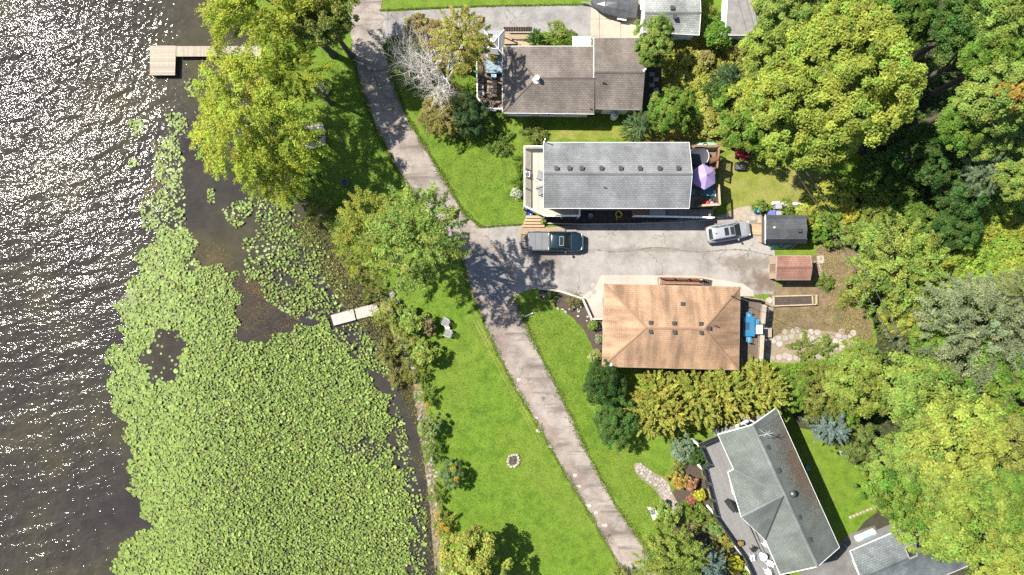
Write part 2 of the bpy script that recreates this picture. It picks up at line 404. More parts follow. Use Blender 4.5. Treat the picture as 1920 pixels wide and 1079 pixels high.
# lake surface: a real wave field, crests running up to the right, dying down in the lee of the shore
wx_ = axis(-58, -16, .115, 900); wy_ = axis(-34, 34, .115, 900); wx_ = wx_[wx_ < 30]
X, Y = np.meshgrid(wx_, wy_); Zw = np.zeros_like(X); rw_ = np.random.RandomState(5)
edge_ = np.interp(-Y, [-30, -21.6, -13, -6.6, -2, 3.4, 11.7, 20, 30], [-32.8, -34, -36.4, -38, -39.2, -40.6, -41.8, -40.2, -41.2])
amp_ = np.clip((edge_ - X) / 4.5 + .12, .045, 1.0) * np.clip((X + 75) / 10, 0, 1) * np.clip((48 - np.abs(Y)) / 8, 0, 1)
gust = .75 + .35 * np.sin(X * .35 + 1.5 * np.sin(Y * .23)) * np.sin(Y * .41 + 1.1 * np.sin(X * .19))
for lam0, lam1, cnt, slope, spread_ in ((2.0, 4.0, 8, .045, .20), (.9, 1.8, 22, .105, .34), (.34, .7, 54, .14, .55)):
    for _ in range(cnt):
        lam = rw_.uniform(lam0, lam1); an_ = math.radians(112) + rw_.normal(0, spread_); k_ = 2 * math.pi / lam; a_ = slope / k_ * math.sqrt(2.0 / cnt)
        ph = k_ * (X * math.cos(an_) + Y * math.sin(an_)) + rw_.uniform(0, 6.28); Zw += a_ * np.sin(ph)
Zw = Zw * amp_ * gust + Z_LAKE
def lake_z(x, y): return Zw[np.clip(np.searchsorted(wy_, y), 0, len(wy_) - 1), np.clip(np.searchsorted(wx_, x), 0, len(wx_) - 1)]
ii = (np.arange(len(wy_) - 1)[:, None] * len(wx_) + np.arange(len(wx_) - 1)[None, :]).ravel()
structure(link('lake', fast_mesh('lake', np.stack([X.ravel(), Y.ravel(), Zw.ravel()], 1), np.stack([ii, ii + 1, ii + len(wx_) + 1, ii + len(wx_)], 1)), None, M_WATER))

# road: two edges traced on the ground, worn verges
RL = [(652, -160), (656, -30), (657, 30), (661, 100), (675, 165), (702, 235), (742, 315), (788, 388), (838, 440), (864, 472), (880, 540), (918, 630), (960, 715), (1010, 800), (1060, 890), (1108, 968), (1150, 1042), (1176, 1090), (1250, 1230)]
RR = [(722, -160), (716, -30), (716, 20), (722, 80), (736, 150), (762, 218), (802, 284), (842, 352), (872, 402), (905, 428), (960, 500), (966, 552), (976, 590), (1004, 650), (1052, 742), (1102, 852), (1152, 944), (1192, 1002), (1236, 1075), (1330, 1220)]
def strip(name, left, right, z, mat, seed):
    l = wobble(PL(left), .32, .13, seed, False) ; r = wobble(PL(right), .32, .13, seed + 1, False)
    return sheet(name, l + r[::-1], z, mat, .02)
strip('road', RL, RR, .030, M_ROAD, 3)
sheet('driveway', wobble(PL([(893, 425), (978, 421), (1010, 428), (1085, 422), (1200, 418), (1330, 408), (1358, 404), (1372, 398), (1412, 388), (1428, 400), (1452, 470), (1458, 530), (1450, 552), (1395, 552), (1385, 540), (1330, 540), (1135, 540), (1115, 545), (1092, 556), (1042, 546), (1005, 540), (972, 552), (950, 560), (905, 480)]), .6, .07, 5), .026, M_DRIVE, .02)
sheet('driveway', wobble(PL([(705, 24), (780, 20), (900, 14), (1000, 11), (1118, 10), (1112, 68), (1020, 66), (900, 66), (800, 72), (712, 78)]), .6, .06, 6), .026, M_DRIVE2, .02)
sheet('concrete_pad', PL([(1108, -10), (1203, -10), (1203, 78), (1107, 78)]), .036, M_CONC, .03)
for a, b in (((1124, -10), (1124, 78)), ((1164, 24), (1164, 70)), ((1108, 36), (1203, 36))):
    structure(MB().beam(P(*a, .0365), P(*b, .0365), .035, .004).build('expansion_joint', pm('joint', (.10, .085, .06), rough=.95)))
sheet('house_walkway', wobble(PL([(1128, 516), (1300, 517), (1392, 532), (1412, 545), (1414, 556), (1385, 556), (1120, 560), (1112, 545)]), .8, .03, 8), .040, M_WALK, .03)
sheet('gravel_apron', wobble(smooth_loop(PL([(975, 430), (985, 420), (1020, 424), (1062, 432), (1030, 442), (985, 448), (968, 440)])), .4, .1, 9), .0295, pm('gravel', (.42, .33, .22), (.25, .19, .13), 7, .95, .8), .01)
_q = random.Random(44); _u = []; _d = []
for _i in range(66):
    _x = 1118 + _i * 5.1; _y = 469 + 4 * math.sin(_i * .21) + 8 * max(0, (_i - 40) / 26); _w = _q.uniform(.3, 2.6) * (1 if _i % 7 else .3); _u.append((_x, _y - _w)); _d.append((_x, _y + _w * _q.uniform(.3, 1)))
sheet('driveway_crack', PL(_u + _d[::-1]), .0302, pm('grit', (.22, .20, .17), (.12, .11, .085), 6, .95, .7), .004)
_rw = [(916, 618), (950, 690), (992, 768), (1032, 840), (1078, 918), (1120, 985), (1160, 1052)]; _l = []; _r = []
for _i in range(90):
    _t = _i / 89 * (len(_rw) - 1); _k = min(int(_t), len(_rw) - 2); _a, _b = _rw[_k], _rw[_k + 1]; _x = _a[0] + (_b[0] - _a[0]) * (_t - _k); _y = _a[1] + (_b[1] - _a[1]) * (_t - _k)
    _l.append((_x + 4 + _q.uniform(-1.5, 1.5), _y)); _r.append((_x + 20 + 9 * math.sin(_i * .37) + _q.uniform(-4, 4), _y))
sheet('road_wear', PL(_l + _r[::-1]), .0345, paving_mat('worn_edge', (.25, .20, .172), (.32, .265, .23), (.17, .135, .115), .9, 1.0), .004)
for _i, (_x, _y) in enumerate(((972, 712), (1003, 784), (1010, 808), (1030, 838), (1078, 892), (1084, 912), (1104, 948), (1118, 962), (1134, 985))):
    sheet('road_pothole', wobble(smooth_loop(PL([(_x + (3 + _q.uniform(0, 4)) * math.cos(_a), _y + (2 + _q.uniform(0, 3)) * math.sin(_a)) for _a in np.linspace(0, 6.28, 8)[:-1]])), .2, .04, 90 + _i), .0385, pm('pale_fill', (.55, .48, .40), (.42, .36, .30), 5, .95, .5), .004)
for _off in (0, 7):
    _p = [(886 + _off, 600), (912 + _off, 650), (938 + _off, 700), (966 + _off, 752), (992 + _off, 800), (1008 + _off, 832)]; sheet('mown_track', PL(_p + [(a + 2.4, b) for a, b in _p[::-1]]), .006, M_WEEDY, .004)
sheet('dark_road_patch', wobble(smooth_loop(PL([(868, 470), (905, 455), (950, 505), (962, 548), (940, 575), (905, 560), (885, 520)])), .4, .12, 23), .0345, paving_mat('dark_grey_asphalt', (.19, .185, .185), (.24, .235, .235), (.14, .135, .135), .6, 1.0), .004)  # a darker grey patch laid over the road at the bend
sheet('dirt_yard', wobble(smooth_loop(PL([(1432, 560), (1450, 548), (1530, 480), (1545, 440), (1590, 442), (1610, 480), (1620, 560), (1640, 640), (1600, 650), (1520, 640), (1440, 640), (1430, 600)])), .5, .2, 14), .012, M_DIRT, .01)
sheet('rough_grass', wobble(smooth_loop(PL([(1200, 40), (1420, 60), (1420, 250), (1370, 290), (1180, 262), (1010, 262), (1010, 246), (1180, 240), (1205, 190)])), .6, .25, 15), .008, M_WEEDY, .01)
sheet('rough_grass', wobble(smooth_loop(PL([(1350, 275), (1440, 300), (1560, 330), (1575, 370), (1500, 385), (1380, 392), (1350, 380)])), .6, .25, 16), .008, M_WEEDY, .01)
FOREST = PL([(1440, 40), (1440, -400), (2500, -400), (2500, 1500), (1610, 1500), (1600, 1000), (1650, 960), (1640, 900), (1570, 830), (1500, 800), (1470, 740), (1540, 700), (1600, 690), (1650, 640), (1612, 560), (1600, 450), (1560, 420), (1560, 380), (1640, 360), (1660, 320), (1560, 250), (1440, 230)])
sheet('forest_floor', wobble(FOREST, 1.2, .4, 17), .010, M_FLOOR, .01)
sheet('garden_bed', wobble(smooth_loop(PL([(1008, 540), (1040, 548), (1090, 562), (1112, 598), (1132, 602), (1132, 690), (1118, 684), (1108, 640), (1080, 600), (1045, 575), (1012, 562)]), 1), .4, .08, 18), .014, M_MULCH, .012)
sheet('garden_bed', wobble(smooth_loop(PL([(1255, 880), (1310, 860), (1340, 965), (1420, 1079), (1440, 1160), (1320, 1160), (1300, 1040), (1230, 960), (1250, 940), (1268, 920)])), .4, .12, 19), .014, M_MULCH, .012)
sheet('garden_bed', PL([(1020, 392), (1335, 392), (1335, 418), (1040, 424), (1020, 418)]), .014, M_MULCH, .012)
sheet('side_yard', PL([(1206, 70), (1240, 70), (1240, 210), (1206, 210)]), .012, M_MULCH, .01)
sheet('paved_yard', PL([(1500, 1040), (1560, 1030), (1592, 1002), (1640, 985), (1650, 1010), (1640, 1130), (1500, 1130)]), .020, paving_mat('shade_painted_paving', (.14, .135, .13), (.19, .185, .18), (.09, .087, .084), .4, .6), .02)  # the yard's shade is put into this darker paving colour
# bare muddy strip along the waterline
mud = [(SHORE_X[i] - 16 - 4 * math.sin(i * 1.7), SHORE_Y[i]) for i in range(6, 16)]; mud2 = [(SHORE_X[i] + 12 + 5 * math.sin(i * 2.3), SHORE_Y[i]) for i in range(6, 16)]
pts = [Vector(p) for p in wobble(PL(mud), .5, .15, 20, False)]; pts2 = [Vector(p) for p in wobble(PL(mud2), .5, .15, 21, False)]
k = min(len(pts), len(pts2)); bk = MB(); vs_ = []
for i in range(k):
    a = pts[int(i * len(pts) / k)]; b = pts2[int(i * len(pts2) / k)]
    for t in (0, .25, .5, .75, 1):
        p = a.lerp(b, t); vs_.append((p.x, p.y, max(gz(p.x, p.y), Z_LAKE - .1) + .03))
bk.add(vs_, [(i * 5 + j, i * 5 + j + 1, i * 5 + j + 6, i * 5 + j + 5) for i in range(k - 1) for j in range(4)])
structure(bk.build('shore_bank', pm('bank_mud', (.30, .235, .15), (.10, .08, .045), 2.2, .95, .7), smooth=True))

# ---- flagstones: every stone its own piece, irregular with open joints
def cells(points, bound):
    out = []
    for i, p in enumerate(points):
        poly = [(p[0] + bound * math.cos(a), p[1] + bound * math.sin(a)) for a in np.linspace(.3, 6.58, 9)[:-1]]
        for j, q in enumerate(points):
            if i == j: continue
            dx, dy = q[0] - p[0], q[1] - p[1]
            if dx * dx + dy * dy > 9: continue
            poly = clip(poly, dx, dy, (q[0] ** 2 + q[1] ** 2 - p[0] ** 2 - p[1] ** 2) / 2)
            if len(poly) < 3: break
        if len(poly) >= 3: out.append(poly)
    return out
def lay_stones(parent, outline, spacing, z, mat, name='flagstone', seed=1, th=.05, gap=.05):
    q = random.Random(seed); xs = [p[0] for p in outline]; ys = [p[1] for p in outline]; pts = []
    y = min(ys); row = 0
    while y < max(ys):
        x = min(xs) + (row % 2) * spacing * .5
        while x < max(xs):
            px, py = x + q.uniform(-.33, .33) * spacing, y + q.uniform(-.33, .33) * spacing
            if inside(px, py, outline): pts.append((px, py))
            x += spacing
        y += spacing * .87; row += 1
    bb = spacing * .62
    for poly in cells(pts, bb):
        cx = sum(p[0] for p in poly) / len(poly); cy = sum(p[1] for p in poly) / len(poly)
        pp = []
        for p in poly:
            d = math.hypot(p[0] - cx, p[1] - cy); lim = spacing * .72
            k = max(.3, (min(d, lim) - gap) / max(d, 1e-6)); pp.append((cx + (p[0] - cx) * k, cy + (p[1] - cy) * k))
        pp = [(x + q.uniform(-.02, .02), y + q.uniform(-.02, .02)) for x, y in pp]
        MB().prism(pp, z - th, z + q.uniform(0, .025)).build(name, mat, parent)

def rim(outer_px, seed): return smooth_loop(PL(outer_px), 1)
gp = structure(sheet('stone_path', rim([(1430, 645), (1470, 620), (1510, 618), (1560, 622), (1600, 630), (1606, 645), (1580, 668), (1545, 676), (1500, 682), (1440, 680), (1428, 664)], 1), .014, pm('path_sand', (.33, .27, .19), (.2, .16, .11), 4, .95, .5), .012))
path_out = [(1430, 640), (1452, 634), (1470, 622), (1500, 616), (1540, 622), (1556, 634), (1580, 620), (1606, 626), (1604, 640), (1580, 650), (1572, 662), (1556, 660), (1560, 645), (1540, 642), (1536, 662), (1540, 672), (1510, 680), (1440, 674), (1434, 664), (1460, 664), (1505, 668), (1520, 662), (1520, 640), (1500, 630), (1475, 636), (1455, 648), (1434, 652)]
lay_stones(gp, PL(path_out), .62, .05, M_STONE, seed=4)
gp2 = structure(sheet('stone_path', rim([(1430, 560), (1450, 560), (1448, 640), (1430, 640)], 1), .016, MATS['path_sand'], .012))
lay_stones(gp2, PL([(1431, 560), (1449, 560), (1447, 620), (1431, 640)]), .6, .05, M_STONE, seed=5)
gp3 = structure(sheet('cobble_path', smooth_loop(PL([(1188, 868), (1200, 868), (1228, 888), (1250, 896), (1262, 930), (1290, 970), (1312, 1000), (1290, 1004), (1262, 972), (1240, 938), (1228, 918), (1205, 902), (1190, 884)]), 1), .016, MATS['path_sand'], .012))
lay_stones(gp3, PL([(1190, 870), (1200, 870), (1226, 890), (1249, 898), (1258, 926), (1286, 968), (1308, 1000), (1292, 1000), (1266, 970), (1246, 936), (1232, 914), (1208, 898), (1193, 882)]), .34, .05, pm('cobble', (.42, .38, .35), (.29, .26, .24), 4, .85, .4, var=.25), 'cobble', 6, gap=.025)
gp4 = structure(sheet('paver_patio', PL([(1092, 556), (1128, 530), (1132, 598), (1108, 598)]), .030, M_WALK, .02))
lay_stones(gp4, PL([(1092, 555), (1112, 536), (1126, 532), (1116, 548), (1102, 560)]), .5, .05, M_STONE, 'paver', 7, gap=.03)
gp5 = structure(sheet('stepping_path', smooth_loop(PL([(1355, 405), (1372, 393), (1408, 385), (1420, 394), (1428, 408), (1400, 418), (1372, 410)]), 1), .034, pm('worn_sand', (.42, .35, .27), (.30, .24, .18), 3, .95, .5), .02))
lay_stones(gp5, PL([(1405, 388), (1418, 396), (1424, 410), (1410, 416), (1398, 404)]), .5, .055, M_STONE, 'paver', 8, gap=.03)
gp6 = structure(sheet('stepping_stones', PL([(1590, 968), (1650, 944), (1652, 950), (1594, 975)]), .011, M_WEEDY, .01))
for i in range(9):
    c = P(1594 + i * 6.4, 970 - i * 2.6); q = random.Random(i)
    MB().prism([(c.x + .17 * math.cos(a) * q.uniform(.7, 1.2), c.y + .14 * math.sin(a) * q.uniform(.7, 1.2)) for a in np.linspace(0, 6.28, 8)[:-1]], 0, .05).build('stepping_stone', M_STONE, gp6)

# ------------------------------------------------------------------ foliage generators (numpy)
def leaf_quads(pos, nrm, size, asp, rs):
    """a folded diamond per leaf: 4 corners, tip axis random in the leaf plane"""
    n = len(pos); nrm = nrm / (np.linalg.norm(nrm, axis=1, keepdims=True) + 1e-9)
    t = rs.normal(size=(n, 3)); t -= nrm * (t * nrm).sum(1, keepdims=True); t /= (np.linalg.norm(t, axis=1, keepdims=True) + 1e-9)
    b = np.cross(nrm, t); s = size[:, None]
    return np.stack([pos - t * s, pos + b * s * asp - nrm * s * .12, pos + t * s, pos - b * s * asp - nrm * s * .12], 1).reshape(-1, 3)
def leaf_mesh(name, co, tint, val, mat=None):
    n = len(co) // 4; q = np.arange(n * 4).reshape(n, 4)
    me = fast_mesh(name, co, q, {'tint': np.repeat(tint, 4), 'val': np.repeat(val, 4)}, False)
    me.materials.append(mat or LEAF); return me
def lumps(d, rs, k=6, amp=.25):
    r = np.ones(len(d))
    for _ in range(k):
        w = rs.normal(size=3) * 2.1; r += amp / k * 2.2 * np.sin(d @ w + rs.uniform(0, 6.28))
    return r
SUNWARD = np.array([-.15, .07, .98])   # leaves lie open to the sky
def crown_mesh(name, seed, R, Hz, nc, cr, npl, leaf, asp=.55, style='clump', flat=.6, droop=0.0, inner=.25, up=.5, spread=.8, amp=.28, taper=0.0, low=-.35):
    """crown centred on the origin, radius R sideways and Hz vertically, made of nc clumps of npl leaves"""
    rs = np.random.RandomState(seed)
    d = rs.normal(size=(nc * 3, 3)); d /= np.linalg.norm(d, axis=1, keepdims=True); d = d[d[:, 2] > low][:nc]; nc = len(d)
    rad = lumps(d, rs, 6, amp) * rs.uniform(.80, 1.0, nc)
    ins = rs.rand(nc) < inner; rad[ins] *= rs.uniform(.35, .8, ins.sum())
    c = d * rad[:, None] * np.array([R, R, Hz])
    if taper:   # narrow towards the top
        f = 1 - taper * np.clip((c[:, 2] / Hz + 1) / 2, 0, 1); c[:, 0] *= f; c[:, 1] *= f
    cs = cr * rs.uniform(.6, 1.35, nc); ctint = rs.normal(.5, .22, nc); cval = rs.normal(.48, .19, nc)
    idx = np.repeat(np.arange(nc), npl); n = len(idx)
    if style == 'frond':
        out = c / (np.linalg.norm(c, axis=1, keepdims=True) + 1e-6); out[:, 2] *= .35; out += rs.normal(size=out.shape) * .35; out /= np.linalg.norm(out, axis=1, keepdims=True)
        t = rs.rand(n); L = (cs * 2.3)[idx]
        pos = c[idx] + out[idx] * (t * L)[:, None]; pos[:, 2] -= droop * (t ** 2) * L
        side = rs.normal(size=(n, 3)) * (cs[idx] * .34 * (1 - .55 * t))[:, None]; side[:, 2] *= .6; pos += side
        nrm = SUNWARD * up * 1.4 + rs.normal(size=(n, 3)) * spread * .65 + out[idx] * .3
    elif style == 'spike':
        out = c * np.array([1, 1, .25]); out /= (np.linalg.norm(out, axis=1, keepdims=True) + 1e-6); out[:, 2] += .15
        t = rs.rand(n); L = (cs * 2.0)[idx]; pos = c[idx] + out[idx] * (t * L)[:, None] + rs.normal(size=(n, 3)) * (cs[idx] * .22 * (1.1 - t))[:, None]
        nrm = SUNWARD * up * 1.5 + rs.normal(size=(n, 3)) * spread * .7
    else:
        e = rs.normal(size=(n, 3)); e /= np.linalg.norm(e, axis=1, keepdims=True); e *= (rs.rand(n, 1) ** .45)
        ax = d[idx] + np.array([0, 0, .6]); ax /= np.linalg.norm(ax, axis=1, keepdims=True)
        al = (e * ax).sum(1, keepdims=True); e = e - ax * al * (1 - flat)
        pos = c[idx] + e * cs[idx][:, None]
        nrm = e * .7 + ax * .4 + SUNWARD * up * 1.5 + rs.normal(size=(n, 3)) * spread * .6
    sz = leaf * rs.uniform(.6, 1.3, n)
    tint = np.clip(ctint[idx] + rs.normal(0, .12, n), 0, 1); val = np.clip(cval[idx] + rs.normal(0, .17, n), 0, 1)
    return leaf_mesh(name, leaf_quads(pos, nrm, sz, asp, rs), tint, val)

PROTO = {}
def proto(key, **kw):
    nm = {'w': 'crown', 'b': 'foliage'}.get(kw.pop('nm', 'w'))
    PROTO[key] = (crown_mesh(nm, **kw), kw['R'], kw['Hz'])
proto('maple0', seed=1, R=5, Hz=3.6, nc=240, cr=.74, npl=137, leaf=0.155, amp=.32)
proto('maple1', seed=2, R=5, Hz=3.8, nc=210, cr=.82, npl=145, leaf=0.160, amp=.36)
proto('maple2', seed=3, R=3.4, Hz=2.8, nc=130, cr=.6, npl=130, leaf=0.139, amp=.38)
proto('maplexl', seed=4, R=9.2, Hz=5.4, nc=660, cr=.92, npl=152, leaf=0.172, amp=.30, inner=.2)
proto('willow0', seed=5, R=7.2, Hz=4.6, nc=380, cr=.80, npl=118, leaf=.145, asp=.36, style='frond', droop=.8, amp=.36, spread=.75, inner=.3, up=.75)
proto('willow1', seed=6, R=6.2, Hz=4.2, nc=320, cr=.80, npl=118, leaf=.145, asp=.36, style='frond', droop=.8, amp=.42, spread=.75, inner=.3, up=.75)
proto('airy0', seed=7, R=3.6, Hz=3.0, nc=170, cr=.55, npl=130, leaf=0.118, asp=.4, style='frond', droop=.35, amp=.3, up=.6)
proto('airy1', seed=8, R=4.2, Hz=3.3, nc=210, cr=.58, npl=123, leaf=0.126, asp=.42, style='frond', droop=.2, amp=.34, up=.6)
proto('silver', seed=9, R=4.6, Hz=3.4, nc=260, cr=.6, npl=159, leaf=0.101, asp=.36, style='frond', droop=.3, amp=.3, up=.7)
proto('cedar', seed=10, R=1.45, Hz=2.6, nc=120, cr=.34, npl=101, leaf=0.092, asp=.4, style='spike', amp=.25, taper=.5, up=.5, low=-.9)
proto('yew', seed=11, R=2.4, Hz=1.9, nc=260, cr=.30, npl=85, leaf=.075, asp=.4, amp=.34, up=.4, inner=.12)
proto('spruce', seed=12, R=1.9, Hz=2.8, nc=150, cr=.38, npl=90, leaf=.10, asp=.25, style='spike', amp=.2, taper=.75, up=.6, low=-.95)
proto('bush0', nm='b', seed=13, R=1.2, Hz=.85, nc=44, cr=.34, npl=60, leaf=.11, amp=.34, low=-.1)
proto('bush1', nm='b', seed=14, R=1.2, Hz=.9, nc=40, cr=.38, npl=60, leaf=.10, asp=.4, style='frond', droop=.3, amp=.4, low=-.1)
proto('bush2', nm='b', seed=15, R=1.0, Hz=.8, nc=50, cr=.24, npl=50, leaf=.075, amp=.15, low=-.1)
proto('vine', nm='b', seed=16, R=2.2, Hz=1.1, nc=110, cr=.45, npl=60, leaf=.14, amp=.45, low=-.05)
M_BARK = pm('bark', (.16, .125, .09), (.07, .055, .04), 5, .95, .9)
M_PALEBARK = pm('pale_dead_wood', (.64, .61, .57), (.44, .40, .36), 4, .9, .5)

def plant(kind, px, py, rpx, h, col, label, cat='tree', group=None, name=None, rz=None, squash=(1, 1), trunk=True, lean=(0, 0), seedt=0, hz=None):
    """crown centre seen at a pixel; h = height of its top above the ground"""
    me, R, Hz = PROTO[kind]
    zc = h
    for _ in range(4):
        zc = max(h * .3, h - (rpx / S * (H_CAM - zc) / H_CAM) * (hz or (Hz / R)))
    c = P(px, py, zc); s = rpx / S * (H_CAM - zc) / H_CAM / R
    g = gz(c.x, c.y)
    root = thing(name or {'tree': 'deciduous_tree', 'shrub': 'garden_shrub', 'conifer': 'conifer'}.get(cat, cat.replace(' ', '_')), label, cat, (c.x + lean[0], c.y + lean[1], g), group)
    cr = link(me.name, me, root); cr.location = (-lean[0], -lean[1], zc - g)
    q = random.Random(int(px * 7 + py)); cr.rotation_euler = (0, 0, q.uniform(0, 6.28) if rz is None else rz)
    cr.scale = (s * squash[0], s * squash[1], (h - zc) / Hz * 1.0 if hz is None else s * hz * R / Hz); cr.color = (*col, 1)
    cr.scale.z = max(cr.scale.z, s * .5)
    if trunk:
        b = MB(); rr = max(.05, .024 * h); o = Vector((c.x + lean[0], c.y + lean[1], g - .1)); top = Vector((c.x, c.y, zc + (h - zc) * .35))
        mid = o.lerp(top, .45) + Vector((q.uniform(-.2, .2), q.uniform(-.2, .2), 0)) * rr * 6
        b.tube([o, o.lerp(mid, .15), mid, top], [rr * 1.35, rr, rr * .75, rr * .25], 7)
        b.build('trunk', M_BARK, root, True)
        if rpx > 45:
            lb = MB(); Rw = rpx / S
            for k in range(7):
                a = k * .9 + q.uniform(-.3, .3); st = o.lerp(top, q.uniform(.4, .75))
                en = Vector((c.x + math.cos(a) * Rw * .68 * squash[0], c.y + math.sin(a) * Rw * .68 * squash[1], zc + q.uniform(-.1, .45) * (h - zc)))
                m2 = st.lerp(en, .5) + Vector((0, 0, .5)); lb.tube([st, m2, en], [rr * .42, rr * .26, rr * .07], 5)
            lb.build('limbs', M_BARK, root, True)
    return root
# ------------------------------------------------------------------ building helpers
def roof_face(root, pts, mat, name='roof_slope', th=.10):
    """one sloping roof plane; the first edge is the eave. Thickness hangs below."""
    pts = [Vector(p) for p in pts]; off = BASE.get(root, Vector((0, 0, 0)))
    u = (pts[1] - pts[0]).normalized(); n = Vector((0, 0, 0))
    for i in range(1, len(pts) - 1): n += (pts[i] - pts[0]).cross(pts[i + 1] - pts[0])
    n.normalize()
    if n.z < 0: n = -n
    v = n.cross(u).normalized()
    m = len(pts); up = [p - off for p in pts]; dn = [p - off - n * th for p in pts]
    me = bpy.data.meshes.new(name)
    fs = [tuple(range(m)), tuple(range(2 * m - 1, m - 1, -1))] + [(i, i + m, (i + 1) % m + m, (i + 1) % m) for i in range(m)]
    if (pts[1] - pts[0]).cross(pts[2] - pts[0]).z < 0: fs = [tuple(reversed(f)) for f in fs]
    me.from_pydata([tuple(p) for p in up + dn], [], fs)
    uvl = me.uv_layers.new(name='UVMap'); o0 = pts[0]
    for lp in me.loops:
        p = Vector(me.vertices[lp.vertex_index].co) + off - o0; uvl.data[lp.index].uv = (p.dot(u), p.dot(v))
    me.update(); return link(name, me, root, mat)
def inset(poly, d):
    """shrink a convex-ish outline by d"""
    pts = [Vector(p[:2]) for p in poly]; n = len(pts)
    if sum(pts[i - 1].x * pts[i].y - pts[i].x * pts[i - 1].y for i in range(n)) < 0: pts = pts[::-1]
    out = []
    for i in range(n):
        a, b, c = pts[i - 1], pts[i], pts[(i + 1) % n]
        d1, d2 = (b - a).normalized(), (c - b).normalized()
        n1, n2 = Vector((-d1.y, d1.x)), Vector((-d2.y, d2.x)); bis = (n1 + n2)
        k = d / max(.35, 1 + n1.dot(n2)); out.append(b + bis * k)
    return out
def walls(root, poly, z0, z1, mat, th=.15):
    """a wall panel for each side of the outline (counter-clockwise); returns the sides"""
    pts = [Vector(p[:2]) for p in poly]; n = len(pts)
    if sum(pts[i - 1].x * pts[i].y - pts[i].x * pts[i - 1].y for i in range(n)) < 0: pts = pts[::-1]
    sides = []
    for i in range(n):
        a, b = pts[i], pts[(i + 1) % n]; d = (b - a).normalized(); inn = Vector((-d.y, d.x)) * th
        q = [a, b, b + inn - d * th * .98, a + inn + d * th * .98]
        sides.append((MB().prism(q, z0, z1).build('wall', mat, root), a, b))
    MB().prism([p + (sum(pts, Vector((0, 0))) / n - p).normalized() * th * 2 for p in pts], z0 + .02, z0 + .14).build('floor_slab', pm('slab', (.3, .28, .26)), root)
    return sides
M_WHITE = pm('white_trim', (.78, .77, .74), (.66, .65, .62), 3, .55, .1)
M_GLASS = pm('window_glass', (.035, .045, .05), (.02, .025, .03), 1.5, .06, 0)
M_DOOR = pm('door_paint', (.30, .20, .13), (.22, .15, .10), 4, .5, .15)
def opening(side, t, w, z0, h, kind='window', frame=None, leaf=None):
    wall, a, b = side; d = (b - a).normalized(); out = Vector((d.y, -d.x)); c = a.lerp(b, t)
    ang = math.atan2(d.y, d.x); fr = frame or M_WHITE
    f = MB(); o = c + out * .03
    for s in (-1, 1): f.box(o.x + d.x * s * (w / 2 + .04), o.y + d.y * s * (w / 2 + .04), z0 + h / 2, .08, .10, h + .16, ang)
    f.box(o.x, o.y, z0 + h + .04, w, .10, .08, ang); f.box(o.x, o.y, z0 - .04, w, .10, .08, ang)
    if kind == 'window': f.box(o.x, o.y, z0 + h / 2, .05, .08, h, ang)
    wo = f.build(kind, fr, wall)
    g = c + out * .012; MB().box(g.x, g.y, z0 + h / 2, w, .03, h, ang).build('pane' if kind == 'window' else 'door_leaf', leaf or (M_GLASS if kind == 'window' else M_DOOR), wo)
    if kind == 'window': s_ = c + out * .09; MB().box(s_.x, s_.y, z0 - .105, w + .2, .16, .05, ang).build('sill', fr, wo)
    return wo
def eaves(root, pts, mat=None, name='gutter', w=.06, h=.11, close=True, dz=-.06):
    n = len(pts)
    for i in range(n if close else n - 1):
        a, b = Vector(pts[i]), Vector(pts[(i + 1) % n]); MB().beam(a + Vector((0, 0, dz)), b + Vector((0, 0, dz)), w, h).build(name, mat or M_WHITE, root)
def cap(root, a, b, mat, w=.26):
    a, b = Vector(a), Vector(b); d = (b - a); d.normalize(); r = d.cross(Vector((0, 0, 1))).normalized() * w / 2; z = Vector((0, 0, .035))
    m = MB(); m.add([a - r - z * .6, a + z, a + r - z * .6, b - r - z * .6, b + z, b + r - z * .6, a - z * 2, b - z * 2], [(0, 1, 4, 3), (1, 2, 5, 4), (2, 6, 7, 5), (6, 0, 3, 7), (0, 6, 2, 1), (3, 4, 5, 7)])
    m.build('ridge_cap', mat, root)
def box_vent(root, p, mat, s=.36, rz=0):
    m = MB().box(p.x, p.y, p.z + .09, s * .8, s * .8, .2, rz); m.box(p.x, p.y, p.z + .21, s, s, .06, rz); m.build('roof_vent', mat, root)
def stack(root, p, r=.06, h=.45, mat=None, name='vent_pipe'):
    MB().lathe(p.x, p.y, [(r * 1.9, p.z - .05), (r * 1.9, p.z + .04), (r, p.z + .08), (r, p.z + h), (r * 1.25, p.z + h), (r * 1.25, p.z + h + .05)], 12).build(name, mat or pm('vent_metal', (.06, .06, .06), rough=.5), root)
M_VENT = pm('vent_black', (.055, .053, .05), (.035, .033, .03), 8, .55, .1)
def gable_wall(root, a, b, apex, mat):
    a, b, apex = Vector(a), Vector(b), Vector(apex); d = (b - a).normalized(); n = Vector((d.y, -d.x, 0)) * .12
    m = MB(); m.add([a, b, apex, a - n, b - n, apex - n], [(0, 1, 2), (5, 4, 3), (0, 3, 4, 1), (1, 4, 5, 2), (2, 5, 3, 0)]); m.build('gable_wall', mat, root)
def planks(parent, outline, ang, w, z, mat, gap=.012, th=.035, name='plank'):
    """boards cut to the deck's outline, each its own piece"""
    c, s = math.cos(ang), math.sin(ang); poly = [(p[0], p[1]) for p in outline]
    nxv, nyv = -s, c; ds = [p[0] * nxv + p[1] * nyv for p in poly]; d = min(ds)
    while d < max(ds) - .02:
        q = clip(clip(poly, nxv, nyv, d + w - gap), -nxv, -nyv, -d)
        if len(q) >= 3:
            ar = abs(sum(q[i - 1][0] * q[i][1] - q[i][0] * q[i - 1][1] for i in range(len(q)))) / 2
            if ar > .01: MB().prism(q, z - th, z).build(name, mat, parent)
        d += w
